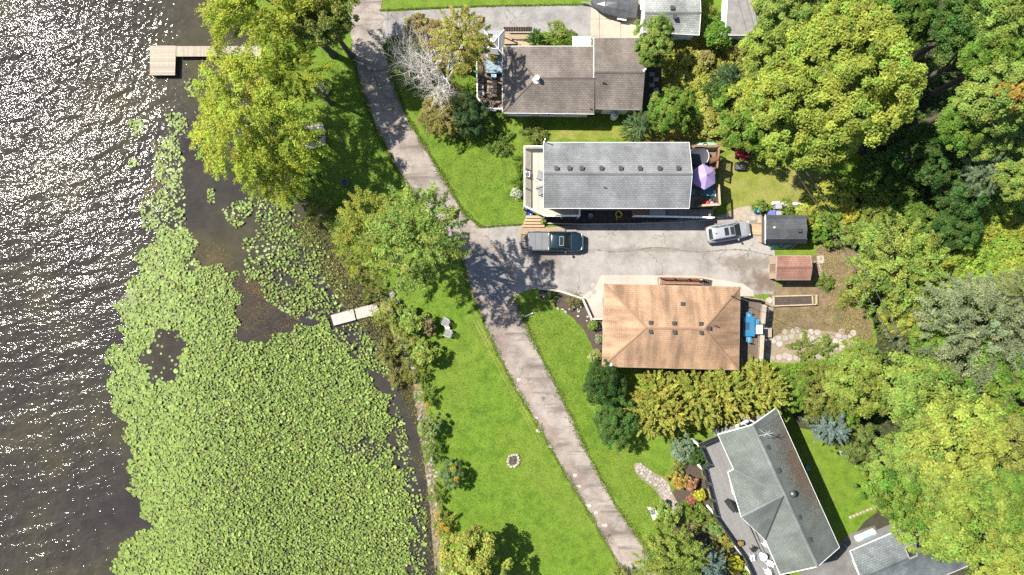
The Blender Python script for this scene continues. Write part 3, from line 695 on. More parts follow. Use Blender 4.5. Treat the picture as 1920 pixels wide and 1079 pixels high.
def shared(name, mb, mat, parent, locs, rz=None):
    """one mesh, many pieces"""
    me = None
    for i, l in enumerate(locs):
        if me is None:
            o = mb.build(name, mat, None); me = o.data; o.parent = parent
        else: o = link(name, me, parent)
        BASE[o] = BASE.get(parent, Vector((0, 0, 0))); o.location = Vector(l) - BASE.get(parent, Vector((0, 0, 0)))
        if rz is not None: o.rotation_euler = (0, 0, rz[i] if hasattr(rz, '__len__') else rz)
def railing(parent, pts, mat, h=1.05, post=1.8, bal=.13, bw=.04, pw=.10, glass=None, close=False, cap_w=.12):
    pts = [Vector(p) for p in pts]; posts = []; bals = []; pa = []; ba = []
    for i in range(len(pts) - 1):
        a, b = pts[i], pts[i + 1]; d = b - a; L = d.length; u = d.normalized(); ang = math.atan2(u.y, u.x)
        k = max(1, round(L / post))
        for j in range(k + (1 if i == len(pts) - 2 else 0)): posts.append(a.lerp(b, j / k)); pa.append(ang)
        MB().beam(a + Vector((0, 0, h)), b + Vector((0, 0, h)), cap_w, .05).build('top_rail', mat, parent)
        MB().beam(a + Vector((0, 0, .12)), b + Vector((0, 0, .12)), .05, .05).build('bottom_rail', mat, parent)
        if glass:
            for j in range(k):
                p, q = a.lerp(b, (j + .06) / k), a.lerp(b, (j + .94) / k)
                MB().beam(p + Vector((0, 0, h * .54)), q + Vector((0, 0, h * .54)), .015, h * .7).build('glass_panel', glass, parent)
        else:
            m = max(1, int(L / bal))
            for j in range(1, m): bals.append(a.lerp(b, j / m)); ba.append(ang)
    shared('post', MB().box(0, 0, h / 2 + .02, pw, pw, h + .08), mat, parent, posts, pa)
    if bals: shared('baluster', MB().box(0, 0, h / 2 + .05, bw, bw, h - .12), mat, parent, bals, ba)
def stairs(parent, a, b, width, z_top, n, mat, name='step'):
    """treads going down from a to b"""
    a, b = Vector(a).to_2d(), Vector(b).to_2d(); d = (b - a); ang = math.atan2(d.y, d.x)
    for i in range(n):
        c = a.lerp(b, (i + .5) / n); z = z_top * (1 - (i + 1) / (n + 1)); MB().box(c.x, c.y, z - .03, d.length / n * .92, width, .06, ang).build(name, mat, parent)

# ------------------------------------------------------------------ brown bungalow by the upper driveway
SH_BROWN = shingles('brown_shingles', (.195, .168, .147), (.155, .132, .114), (.105, .088, .077), .35)
SH_GREY = shingles('grey_shingles', (.20, .208, .212), (.165, .173, .177), (.118, .123, .127), .25)
SH_LIGHT = shingles('light_grey_shingles', (.31, .325, .31), (.23, .245, .235), (.155, .165, .16), .2, .16)
SH_ORANGE = shingles('orange_shingles', (.365, .238, .152), (.325, .208, .13), (.285, .178, .11), .8, .1)
SH_GREEN = shingles('greygreen_shingles', (.138, .155, .142), (.120, .136, .124), (.092, .104, .096), .3)
SH_BLUE = shingles('bluegrey_shingles', (.165, .185, .19), (.12, .14, .145), (.08, .092, .098), .2, .2)
SH_RED = shingles('red_shingles', (.29, .155, .12), (.245, .128, .098), (.17, .088, .068), .3, .14)
SH_CHAR = shingles('charcoal_shingles', (.085, .09, .098), (.065, .07, .076), (.045, .048, .052), .2)
SIDE_CREAM = pm('cream_siding', (.62, .60, .54), (.54, .52, .46), 2, .7, .2)
SIDE_BEIGE = pm('beige_siding', (.48, .43, .35), (.40, .35, .29), 2, .7, .2)
SIDE_WHITE = pm('white_siding', (.70, .69, .66), (.60, .59, .56), 2, .7, .2)
SIDE_GREY = pm('grey_siding', (.33, .34, .35), (.27, .28, .29), 2, .7, .2)
SIDE_BRICK = pm('brick_wall', (.34, .19, .13), (.24, .13, .09), 6, .85, .4)

E, R = 3.05, 4.35
h1 = thing('house', 'brown shingled bungalow with attached garage beside the upper driveway', 'house', P(1060, 146))
A, B_, C, D = P(942, 87, E), P(1114, 87, E), P(1114, 214, E), P(942, 212, E)
r1, r2 = P(1006, 147, R), P(1115, 147, R)
roof_face(h1, [B_, A, r1, r2], SH_BROWN); roof_face(h1, [D, C, r2, r1], SH_BROWN); roof_face(h1, [A, D, r1], SH_BROWN)
for a, b in ((r1, A), (r1, D), (r1, r2)): cap(h1, a, b, SH_BROWN, .2)
eaves(h1, [B_, A, D, C], close=False)
w = walls(h1, inset([A, B_, C, D], .42), 0, E - .08, SIDE_CREAM)
for s_ in w:
    L = (s_[2] - s_[1]).length
    for t in ((.2, .5, .8) if L > 8 else (.3, .7)): opening(s_, t, 1.3, 1.0, 1.15)
Eg, Rg = 3.05, 4.45
gA, gB, gC, gD = P(1113, 71.5, Eg), P(1204, 71.5, Eg), P(1203, 206, Eg), P(1113, 204, Eg); g1, g2 = P(1113, 137, Rg), P(1209, 137, Rg)
up = Vector((0, 0, .06)); roof_face(h1, [gB + up, gA + up, g1 + up, g2 + up], SH_BROWN); roof_face(h1, [gD + up, gC + up, g2 + up, g1 + up], SH_BROWN); cap(h1, g1 + up, g2 + up, SH_BROWN, .22)
eaves(h1, [gA, gB], close=False); eaves(h1, [gC, gD], close=False); eaves(h1, [gB, g2, gC], close=False, name='rake_board'); eaves(h1, [gA + up, g1 + up, gD + up], close=False, name='rake_board', dz=.0)
w = walls(h1, inset([gA, gB, gC, gD], .35), 0, Eg - .07, SIDE_BEIGE)
ip = inset([gA, gB, gC, gD], .35)
for s_ in w: opening(s_, .5, 1.1 if abs(s_[1].x - s_[2].x) < 3 else 2.4, .1 if abs(s_[1].x - s_[2].x) > 3 else 1.1, 2.1 if abs(s_[1].x - s_[2].x) > 3 else 1.0, 'door' if abs(s_[1].x - s_[2].x) > 3 else 'window', leaf=M_WHITE if abs(s_[1].x - s_[2].x) > 3 else None)
gable_wall(h1, P(1200, 203, Eg - .1), P(1200, 75, Eg - .1), P(1205, 137, Rg - .1), SIDE_BEIGE)
stack(h1, P(1006, 150, 4.2), .2, .7, M_WHITE, 'chimney'); stack(h1, P(1131, 156, 4.1), .06, .35)
for px, py in ((1108, 168), (1107, 205)): stack(h1, P(px, py, 3.6 if py < 200 else 3.15), .05, .3)
stack(h1, P(1208, 133, 4.4), .07, .5, M_WHITE, 'flood_light')
aw = MB()
for i in range(9): aw.beam(P(1075 + i * 3.9, 69, 2.45), P(1075 + i * 3.9, 87, 2.95), .17, .05)
aw.build('corrugated_awning', M_WHITE, h1)
for px in (1076, 1105): MB().beam(P(px, 69, 0), P(px, 69, 2.42), .08, .08).build('awning_post', M_WHITE, h1)
# side deck with white railing
M_DECKBROWN = pm('brown_deck_wood', (.27, .19, .125), (.19, .13, .085), 4, .8, .3, var=.2)
M_DECKPALE = pm('weathered_wood', (.45, .38, .30), (.34, .28, .22), 4, .85, .3, var=.16)
M_RUST = pm('red_brown_wood', (.30, .15, .09), (.21, .10, .06), 4, .75, .3, var=.2)
dk = thing('side_deck', 'low brown wooden deck with white railing at the end of the brown house', 'deck', P(918, 160))
dpoly = PL([(895, 100), (944, 96), (944, 209), (910, 207), (897, 190)], .6)
planks(dk, dpoly, math.radians(90), .14, .6, M_DECKBROWN)
railing(dk, PL([(894, 118), (896, 188), (910, 208), (940, 209)], .6), M_WHITE, 1.0, 1.6, .16)
for p in dpoly: MB().box(p.x * .995, p.y, .27, .12, .12, .54).build('deck_post', M_DECKBROWN, dk)
dk2 = thing('rear_deck', 'tan wooden deck behind a brown plank fence beside the cone cedar', 'deck', P(975, 75))
planks(dk2, PL([(946, 62), (998, 64), (998, 86), (946, 86)], .4), 0, .14, .4, pm('tan_boards', (.48, .36, .23), (.38, .28, .18), 4, .8, .3, var=.15))
for i in range(17): MB().box(P(946 + i * 3.1, 62).x, P(946, 61).y, .75, .15, .03, 1.5).build('fence_board', M_RUST, dk2)
MB().beam(P(945, 61, 1.55), P(998, 61, 1.55), .14, .05).build('fence_cap', M_DECKPALE, dk2)
MB().beam(P(960, 72, .45), P(975, 84, .45), .12, .1).build('bench_rail', M_DECKPALE, dk2)
gz_ = thing('gazebo', 'grey four sided gazebo canopy above the side deck by the driveway', 'gazebo', P(926, 80))
ga = [P(908, 58, 2.4), P(945, 57, 2.4), P(944, 104, 2.4), P(905, 100, 2.4)]; gt = P(925, 80, 3.15)
M_CANOPY = pm('grey_canvas', (.34, .34, .34), (.28, .28, .28), 3, .85, .2)
for i in range(4):
    m = MB(); a, b = ga[i], ga[(i + 1) % 4]; m.add([a, b, gt, a - Vector((0, 0, .03)), b - Vector((0, 0, .03)), gt - Vector((0, 0, .03))], [(0, 1, 2), (5, 4, 3), (0, 3, 4, 1), (1, 4, 5, 2), (2, 5, 3, 0)]); m.build('canopy_panel', M_CANOPY, gz_)
    MB().tube([ga[i], gt], .035, 6).build('canopy_rib', M_WHITE, gz_); MB().beam(Vector((a.x * .995, a.y, 0)), a, .09, .09).build('gazebo_post', M_WHITE, gz_)
    la, lb = ga[i].lerp(gt, .48), ga[(i + 1) % 4].lerp(gt, .48); MB().tube([la + Vector((0, 0, .03)), lb + Vector((0, 0, .03))], .03, 6).build('canopy_seam', M_WHITE, gz_)

# ------------------------------------------------------------------ garage and shed at the top edge
def gable_box(root, A, B_, C, D, r1, r2, mat, siding, zf=0, ov=.3, trim=None):
    """eave corners A-B and C-D, ridge r1 (over A-D) to r2 (over B-C)"""
    roof_face(root, [B_, A, r1, r2], mat); roof_face(root, [D, C, r2, r1], mat); cap(root, r1, r2, mat, .24)
    eaves(root, [A, B_], trim, close=False); eaves(root, [C, D], trim, close=False)
    eaves(root, [B_, r2, C], trim, close=False, name='rake_board'); eaves(root, [D, r1, A], trim, close=False, name='rake_board')
    ip = inset([A, B_, C, D], ov); s_ = walls(root, ip, zf, A.z - .07, siding)
    for (a, b, ap) in ((B_, C, r2), (D, A, r1)):
        mid = (Vector(a) + Vector(b)) / 2; cen = (Vector(A) + Vector(B_) + Vector(C) + Vector(D)) / 4; inn = (cen - mid); inn.z = 0; inn = inn.normalized() * ov
        e = (Vector(b) - Vector(a)).normalized() * ov; gable_wall(root, Vector(a) + inn + e - Vector((0, 0, .1)), Vector(b) + inn - e - Vector((0, 0, .1)), Vector(ap) + inn - Vector((0, 0, .12)), siding)
    return s_
gr = thing('garage', 'detached garage with pale grey shingles and white walls next to the covered boat', 'garage', P(1258, 20))
A, B_, C, D = P(1207, -80, 2.9), P(1311, -80, 2.9), P(1311, 66, 2.9), P(1204, 60, 2.9)
s_ = gable_box(gr, A, B_, C, D, P(1209, 24, 3.8), P(1314, 24, 3.8), SH_LIGHT, SIDE_WHITE)
for q in s_: opening(q, .5, 1.2, 1.0, .9)
for px, py, z in ((1260, 16, 3.75), (1265, 33, 3.75)): box_vent(gr, P(px, py, z), M_VENT, .4)
sd = thing('garden_shed', 'narrow shed with dark grey roof and white side wall at the top edge', 'shed', P(1395, 20))
A, B_, C, D = P(1368, -50, 2.5), P(1403, -50, 3.1), P(1430, 66, 3.1), P(1360, 66, 2.5)
roof_face(sd, [D, A, B_, C], pm('felt_roof', (.24, .23, .22), (.16, .155, .15), 2, .9, .3)); eaves(sd, [A, B_, C, D], M_WHITE)
s_ = walls(sd, inset([A, B_, C, D], .12), 0, 2.42, SIDE_WHITE)
for q in s_[:4]: opening(q, .6, .7, 1.0, .6)

# ------------------------------------------------------------------ grey house in the middle
E, R = 5.3, 6.45
h2 = thing('house', 'long grey shingled house with eight roof vents above the shared driveway', 'house', P(1150, 330))
A, B_, C, D = P(1019, 267.5, E), P(1292, 267.5, E), P(1292, 391, E), P(1019, 391, E); r1, r2 = P(1019.5, 326, R), P(1298, 327, R)
s_ = gable_box(h2, A, B_, C, D, r1, r2, SH_GREY, SIDE_GREY, ov=.4)
for q in s_:
    L = (q[2] - q[1]).length
    for t in ((.12, .3, .5, .7, .88) if L > 8 else (.3,)):
        opening(q, t, 1.3, 3.5, 1.2)
    if L > 8: opening(q, .2, 1.0, .5, .7); opening(q, .62, .95, 2.72, 2.05, 'door')
    else: opening(q, .68, 1.8, 2.75, 2.05, 'door', leaf=M_GLASS)
for px in (1043, 1067, 1090, 1127, 1163, 1199, 1236, 1271): box_vent(h2, P(px, 316, R - .16), M_VENT, .38)
stack(h2, P(1133, 352, 5.95), .05, .3); stack(h2, P(1021, 266, 5.35), .05, 1.1, M_WHITE, 'service_mast')
ZD = 2.3
dk = thing('front_deck', 'raised pale wooden deck with white picket railing on the lake end of the grey house', 'deck', P(1005, 340))
dp = PL([(983, 279), (1024, 279), (1024, 392), (1085, 392), (1085, 407), (1021, 407), (983, 389)], ZD)
planks(dk, dp, math.radians(90), .145, ZD, pm('pale_deck_boards', (.56, .48, .40), (.47, .40, .33), 4, .8, .25, var=.12))
rz_ = PL([(1019, 279), (983, 279), (983, 389), (1021, 406.5), (1085, 406.5), (1085, 393)], ZD + .0)
railing(dk, rz_, M_WHITE, 1.08, 1.9, .115, .045)
for p in rz_: MB().box(p.x, p.y, (ZD - .04) / 2, .14, .14, ZD - .04).build('deck_post', M_DECKPALE, dk)
sp = thing('side_porch', 'narrow side porch with grey boards and stairs facing the driveway', 'porch', P(1255, 400))
pp = PL([(1186, 393), (1333, 393), (1333, 408), (1186, 406)], 1.6)
planks(sp, pp, math.radians(90), .14, 1.6, pm('grey_boards', (.30, .26, .23), (.21, .18, .16), 4, .85, .3, var=.18))
MB().box(P(1200, 399, 1.62).x, P(1200, 399, 1.62).y, 1.63, 1.65, .6, .05).build('door_mat', pm('brown_mat', (.34, .19, .10)), sp)
MB().box(P(1233, 399, 1.62).x, P(1233, 399, 1.62).y, 1.63, 1.6, .72, .05).build('landing_slab', pm('pale_slab', (.55, .52, .49)), sp)
railing(sp, PL([(1186, 407), (1250, 408), (1334, 410)], 1.6), M_WHITE, .95, 1.8, .3, .03, .07)
stairs(sp, P(1306, 401), P(1336, 401), .8, 1.6, 7, M_DECKPALE)
for px in (1190, 1260, 1330): MB().beam(P(px, 400, 0), P(px, 400, 1.56), .12, .12).build('deck_post', M_DECKPALE, sp)
dk = thing('back_deck', 'raised reddish wooden back deck under the purple parasol', 'deck', P(1318, 335))
bp = PL([(1291, 277), (1344, 277), (1340, 325), (1343, 388), (1291, 390)], ZD)
planks(dk, bp, 0, .14, ZD, M_DECKBROWN)
railing(dk, PL([(1293, 278), (1343, 278), (1339, 318)], ZD), M_RUST, 1.0, 1.5, .14, .04, .1, cap_w=.18); railing(dk, PL([(1342, 350), (1344, 386), (1308, 388)], ZD), pm('tan_rail_wood', (.55, .40, .25), (.45, .32, .20), 4, .8, .2), 1.0, 1.5, .14, .04, .1, cap_w=.2)
for p in bp: MB().box(p.x, p.y, (ZD - .04) / 2, .14, .14, ZD - .04).build('deck_post', M_DECKPALE, dk)
M_FENCE = pm('retaining_timber', (.50, .47, .42), (.38, .35, .31), 3, .85, .3)
rw = thing('retaining_edge', 'pale timber edging between the grey house garden and the driveway', 'garden edging', P(1160, 420))
for a, b in (((1022, 419), (1085, 421)), ((1085, 421), (1185, 420)), ((1185, 420), (1262, 418)), ((1262, 418), (1336, 412))): MB().beam(P(*a, .15), P(*b, .15), .12, .3).build('timber', M_FENCE, rw)

# ------------------------------------------------------------------ orange roofed house
E, R = 3.5, 5.2
h3 = thing('house', 'bungalow with bright orange shingled hip roof beside the diagonal road', 'house', P(1258, 612))
A, B_, C, D = P(1133, 533, E), P(1388, 538.5, E), P(1385, 694, E), P(1129, 687.5, E); r1, r2 = P(1212, 615, R), P(1321, 617, R)
roof_face(h3, [B_, A, r1, r2], SH_ORANGE); roof_face(h3, [D, C, r2, r1], SH_ORANGE); roof_face(h3, [A, D, r1], SH_ORANGE); roof_face(h3, [C, B_, r2], SH_ORANGE)
for a, b in ((r1, A), (r1, D), (r2, B_), (r2, C), (r1, r2)): cap(h3, a, b, SH_ORANGE, .26)
eaves(h3, [A, B_, C, D], pm('brown_gutter', (.40, .33, .26), (.33, .27, .21), 3, .5, .1))
s_ = walls(h3, inset([A, B_, C, D], .45), 0, E - .1, SIDE_BRICK)
for q in s_:
    L = (q[2] - q[1]).length
    for t in ((.15, .4, .62, .85) if L > 10 else (.25, .7)): opening(q, t, 1.3, 1.3, 1.2)
    opening(q, .5, .95, .35, 2.05, 'door')
for px, py, z in ((1219, 605, 4.98), (1263, 606, 5.02), (1313, 607, 4.98), (1219, 622, 5.0), (1264, 623, 5.02), (1314, 624, 5.0), (1328, 615.5, 4.98), (1279, 570, 4.2)): box_vent(h3, P(px, py, z), M_VENT, .36)
stack(h3, P(1341, 611, 4.75), .05, .35)
mast = P(1372, 556, 3.9); stack(h3, mast, .05, 1.1, None, 'service_mast')
MB().box(P(1144, 684, 3.55).x, P(1144, 684, 3.55).y, 3.62, .35, .3, .14).build('gutter_box', M_WHITE, h3)
pg = thing('entrance_steps', 'brown timber entrance ramp with railings along the orange roofed house', 'steps', P(1275, 530))
planks(pg, PL([(1240, 521), (1312, 522), (1312, 534), (1240, 533)], .7), math.radians(90), .14, .7, M_RUST)
railing(pg, PL([(1236, 521), (1313, 523)], .7), M_RUST, .95, 1.4, .3, .05, .09); railing(pg, PL([(1240, 532), (1312, 533)], .7), M_RUST, .95, 1.4, .3, .05, .09)
stairs(pg, P(1242, 527), P(1232, 527), .7, .7, 4, M_DECKPALE); stairs(pg, P(1314, 529), P(1334, 532), .7, .7, 5, pm('dark_steps', (.09, .07, .06)))
lw = thing('garden_wall', 'low pale retaining wall around the paved corner of the orange roofed house', 'wall', P(1100, 575))
for a, b in (((1010, 541), (1048, 546)), ((1048, 546), (1092, 560)), ((1092, 560), (1109, 598)), ((1109, 598), (1130, 598))): MB().beam(P(*a, .28), P(*b, .28), .2, .56).build('wall_block', pm('pale_wall', (.55, .50, .44), (.45, .41, .36), 4, .85, .3), lw)
ZO = 1.2
dk = thing('back_deck', 'brown wooden deck with blue dining set on the right of the orange roof', 'deck', P(1408, 628))
planks(dk, PL([(1380, 556), (1428, 560), (1424, 682), (1380, 692)], ZO), math.radians(90), .145, ZO, pm('dark_deck_boards', (.16, .115, .085), (.11, .08, .058), 4, .8, .3, var=.2))
railing(dk, PL([(1427, 572), (1424, 606)], ZO), M_DECKPALE, .95, 1.5, .14, .04, .1, cap_w=.45); railing(dk, PL([(1423, 628), (1420, 680), (1386, 692)], ZO), M_DECKPALE, .95, 1.5, .14, .04, .1, cap_w=.42)
MB().beam(P(1390, 557, ZO + .9), P(1428, 562, ZO + .9), .06, .9).build('privacy_panel', M_DECKPALE, dk)
planks(dk, PL([(1430, 615), (1447, 615), (1447, 633), (1430, 633)], .5), math.radians(90), .14, .5, M_DECKPALE, name='step')
for p in PL([(1384, 560), (1426, 562), (1422, 680)], ZO): MB().box(p.x, p.y, (ZO - .04) / 2, .13, .13, ZO - .04).build('deck_post', M_DECKPALE, dk)
fence = thing('low_fence', 'short pale board wall standing outside the back deck of the orange roofed house', 'fence', P(1434, 650))
MB().beam(P(1432, 572, .5), P(1430, 612, .5), .08, 1.0).build('fence_board', M_DECKPALE, fence); MB().beam(P(1431, 636, .5), P(1430, 672, .5), .08, 1.0).build('fence_board', M_DECKPALE, fence)
rb = thing('raised_bed', 'long raised garden bed framed in pale timber below the red shed', 'raised bed', P(1490, 564))
for a, b in (((1450, 556), (1524, 554)), ((1450, 574), (1530, 571)), ((1450, 556), (1450, 574)), ((1522, 554), (1523, 571)), ((1530, 553), (1530, 572))): MB().beam(P(*a, .2), P(*b, .2), .12, .4).build('timber', pm('bed_timber', (.50, .42, .29), (.38, .31, .21), 3, .85, .3), rb)
MB().prism(PL([(1451, 557), (1521, 555), (1522, 570), (1451, 573)]), .05, .3).build('soil', M_MULCH, rb)

# ------------------------------------------------------------------ sheds by the driveway
sd = thing('garden_shed', 'red shingled shed with beige end wall on the driveway edge', 'shed', P(1480, 505))
E, R = 2.25, 2.75
A, B_, C, D = P(1457, 479.5, E), P(1520, 480, E), P(1519, 525, E), P(1455, 525, E); r1, r2 = P(1457, 502, R), P(1523, 502, R)
s_ = gable_box(sd, A, B_, C, D, r1, r2, SH_RED, pm('tan_siding', (.46, .36, .24), (.38, .29, .19), 3, .75, .2), ov=.12, trim=pm('tan_trim', (.50, .42, .32)))
for q in s_:
    opening(q, .5, .8, .1 if abs(q[1].x - q[2].x) < 1 else 1.1, 1.8 if abs(q[1].x - q[2].x) < 1 else .6, 'door' if abs(q[1].x - q[2].x) < 1 else 'window', frame=MATS['tan_trim'])
sd = thing('garden_shed', 'charcoal barn roofed shed with white door trim behind the white car', 'shed', P(1470, 432))
M_CH = pm('charcoal_siding', (.10, .105, .115), (.075, .08, .088), 3, .75, .2)
ys = [(403.5, 1.75), (411, 2.55), (430, 2.95), (449, 2.55), (457, 1.75)]
for i in range(4):
    (ya, za), (yb, zb) = ys[i], ys[i + 1]
    L_, R_ = (1438, 1514) if True else 0
    if i < 2: roof_face(sd, [P(1512, ya, za), P(1436, ya, za), P(1436, yb, zb), P(1514, yb, zb)], SH_CHAR)
    else: roof_face(sd, [P(1436, yb, zb), P(1512, yb, zb), P(1514, ya, za), P(1436, ya, za)], SH_CHAR)
s_ = walls(sd, [P(1438, 405, 1.7), P(1509, 405, 1.7), P(1509, 455, 1.7), P(1438, 455, 1.7)], 0, 1.68, M_CH)
for px_, wname in ((1437.5, 'front_wall'), (1508, 'back_wall')):
    m = MB(); pts = [P(px_, y_, z_ - .06) for y_, z_ in ys]; pts2 = [p + Vector((.1, 0, 0)) for p in pts]
    m.add(pts + pts2, [(0, 1, 2, 3, 4), (9, 8, 7, 6, 5)] + [(i, i + 5, (i + 1) % 5 + 5, (i + 1) % 5) for i in range(5)]); m.build(wname, M_CH, sd)
for i in range(4): MB().beam(P(1435, ys[i][0], ys[i][1]), P(1435, ys[i + 1][0], ys[i + 1][1]), .06, .14).build('white_trim', M_WHITE, sd)
for a, b in ((414, 428), (431, 446)): MB().beam(P(1434.6, a, 1.0), P(1434.6, b, 1.0), .05, 1.8).build('shed_door', SIDE_WHITE, sd)
box_vent(sd, P(1498, 433, 2.85), M_VENT, .34); stack(sd, P(1452, 427, 2.9), .07, .12, SIDE_BEIGE, 'roof_vent')
M_RAMP = pm('ramp_plywood', (.56, .37, .22), (.46, .30, .18), 3, .8, .2, var=.1)
planks(sd, PL([(1421, 408), (1436, 408), (1432, 420), (1420, 419)], .2), math.radians(90), .2, .2, M_RAMP); planks(sd, PL([(1410, 421), (1434, 421), (1432, 441), (1410, 440)], .2), 0, .3, .2, M_RAMP, name='ramp_board'); planks(sd, PL([(1423, 442), (1434, 442), (1428, 455), (1421, 454)], .18), math.radians(90), .2, .18, M_RAMP)

# ------------------------------------------------------------------ grey green house at the lower right
E, R = 5.6, 7.7
SIDE_PALE = pm('pale_grey_siding', (.42, .42, .40), (.36, .36, .34), 2, .7, .2)
h4 = thing('house', 'large grey green roofed house with cross gable and glass railed deck', 'house', P(1450, 920))
A, V1, Rw, R1 = P(1346, 815, E), P(1376, 881, E), P(1469, 930, R), P(1411, 797, R)
F1, AP, F2, K, R2 = P(1365, 886, E), P(1390, 970, R - .5), P(1435, 1013, E), P(1463, 1078, E), P(1533, 1063, R)
T, BR = P(1456, 765, E), P(1574, 1027, E)
roof_face(h4, [A, V1, Rw, R1], SH_GREEN); roof_face(h4, [F2, K, R2, Rw], SH_GREEN); roof_face(h4, [BR, T, R1, R2], SH_GREEN)
roof_face(h4, [F1, V1, Rw, AP][::-1], SH_GREEN); roof_face(h4, [AP, F2, Rw], SH_GREEN)
cap(h4, R1, R2, SH_LIGHT, .3); cap(h4, Rw, AP, SH_LIGHT, .26)
M_VALLEY = pm('valley_metal', (.045, .048, .05), rough=.6)
for a, b in ((V1, Rw), (Rw, F2)): MB().beam(a + Vector((0, 0, .03)), b + Vector((0, 0, .03)), .16, .03).build('valley_flashing', M_VALLEY, h4)
eaves(h4, [A, V1, F1], close=False); eaves(h4, [F1, AP, F2], close=False, name='rake_board'); eaves(h4, [F2, K], close=False); eaves(h4, [K, R2, BR], close=False, name='rake_board'); eaves(h4, [BR, T], close=False); eaves(h4, [T, R1, A], close=False, name='rake_board')
foot = inset([A, V1, F1, AP, F2, K, BR, T], .7)
s_ = walls(h4, foot, 0, E - .1, SIDE_PALE)
for q in s_:
    L = (q[2] - q[1]).length
    if L > 2.5 and q[1].y < -12:
        for t in ((.2, .5, .8) if L > 6 else (.5,)): opening(q, t, 1.4, 3.7, 1.3); opening(q, t, 1.2, 1.0, 1.1)
gable_wall(h4, P(1452, 780, E - .1), P(1358, 822, E - .1), P(1416, 808, R - .2), SIDE_GREY); gable_wall(h4, P(1465, 1072, E - .1), P(1568, 1024, E - .1), P(1530, 1056, R - .15), SIDE_WHITE)
gable_wall(h4, P(1369, 890, E - .1), P(1436, 1008, E - .1), P(1396, 966, R - .7), SIDE_WHITE)
sl = Vector((.911, .416, 0))
for px, py, z in ((1437, 839, 7.25), (1457, 882, 7.25), (1496, 970, 7.25), (1516, 1012, 7.25)): box_vent(h4, P(px, py, z), M_VENT, .42, math.radians(24))
v_ = P(1483, 924, 7.1); MB().lathe(v_.x, v_.y, [(.1, v_.z - .1), (.1, v_.z + .3), (.3, v_.z + .32), (.34, v_.z + .45), (.2, v_.z + .62), (.03, v_.z + .68)], 16).build('turbine_vent', pm('galvanised', (.16, .17, .18), rough=.4, metal=.5), h4, True)
an = P(1424, 806, 7.5); anm = MB().tube([an, an + Vector((0, 0, 2.0))], .03, 6)
for k_, (dx, dy) in enumerate(((.35, .3), (-.3, -.25), (.36, -.2), (-.12, .34))): anm.tube([an + Vector((0, 0, 1.85)), an + Vector((dx, dy, 1.75 + .1 * k_))], [.03, .018], 5)
anm.tube([an + Vector((-.75, -.15, 1.95)), an + Vector((.55, .12, 1.95))], .025, 5); anm.build('roof_antenna', pm('dull_aluminium', (.55, .55, .54), rough=.5), h4)
M_LITTER = pm('leaf_litter', (.15, .09, .05), (.08, .05, .03), 5, .95, .5)
_rs = np.random.RandomState(3); _n = 2600; _a = np.clip(_rs.normal(.40, .17, _n), .05, .78); _b = np.abs(_rs.normal(0, .30, _n)) + .02; _b = np.where(_b > .9, .1, _b)
_T, _BR, _R1, _R2 = (np.array(v) for v in (T, BR, R1, R2)); _e = _T + (_BR - _T) * _a[:, None]; _r = _R1 + (_R2 - _R1) * _a[:, None]
_pp = _e + (_r - _e) * _b[:, None] + np.array([0, 0, .03]); _co = leaf_quads(_pp - np.array(BASE[h4]), np.array([.3, .15, 1.0]) + _rs.normal(size=(_n, 3)) * .25, .055 * _rs.uniform(.6, 1.5, _n), .5, _rs)
_lm = fast_mesh('leaf_litter', _co, np.arange(_n * 4).reshape(_n, 4), None, False); _lo = link('leaf_litter', _lm, h4, M_LITTER); _lo['kind'] = 'stuff'
ZG = 3.0
dk = thing('glass_deck', 'grey composite deck with dark glass railing along the grey green house', 'deck', P(1350, 920))
dpx = [(1309, 833), (1346, 815), (1378, 884), (1372, 890), (1396, 968), (1437, 1012), (1463, 1079), (1463, 1120), (1432, 1120), (1410, 1079), (1392, 1040), (1340, 966), (1318, 874), (1326, 868)]
planks(dk, PL(dpx, ZG), math.radians(-65.5), .15, ZG, pm('grey_composite', (.235, .232, .228), (.19, .187, .183), 3, .75, .15, var=.1))
M_DARKMET = pm('dark_metal', (.05, .05, .055), (.035, .035, .04), 4, .4, .05)
M_TINT = pm('tinted_glass', (.22, .24, .25), (.20, .22, .23), 1, .05, 0)
M_TINT.node_tree.nodes['Principled BSDF'].inputs['Transmission Weight'].default_value = .8
railing(dk, PL([(1346, 817), (1309, 833), (1325, 869), (1314, 873), (1338, 966), (1391, 1041), (1409, 1080), (1432, 1122)], ZG), M_DARKMET, 1.05, 1.5, .2, .04, .07, glass=M_TINT, cap_w=.07)
for p in PL([(1312, 836), (1318, 880), (1342, 966), (1394, 1042), (1412, 1079)], ZG): MB().box(p.x, p.y, (ZG - .04) / 2, .18, .18, ZG - .04).build('deck_post', M_WHITE, dk)
fb = wobble(PL(dpx, ZG - .1), 40, 0); MB().prism(inset(fb, .15), ZG - .3, ZG - .06).build('deck_frame', M_DECKPALE, dk)
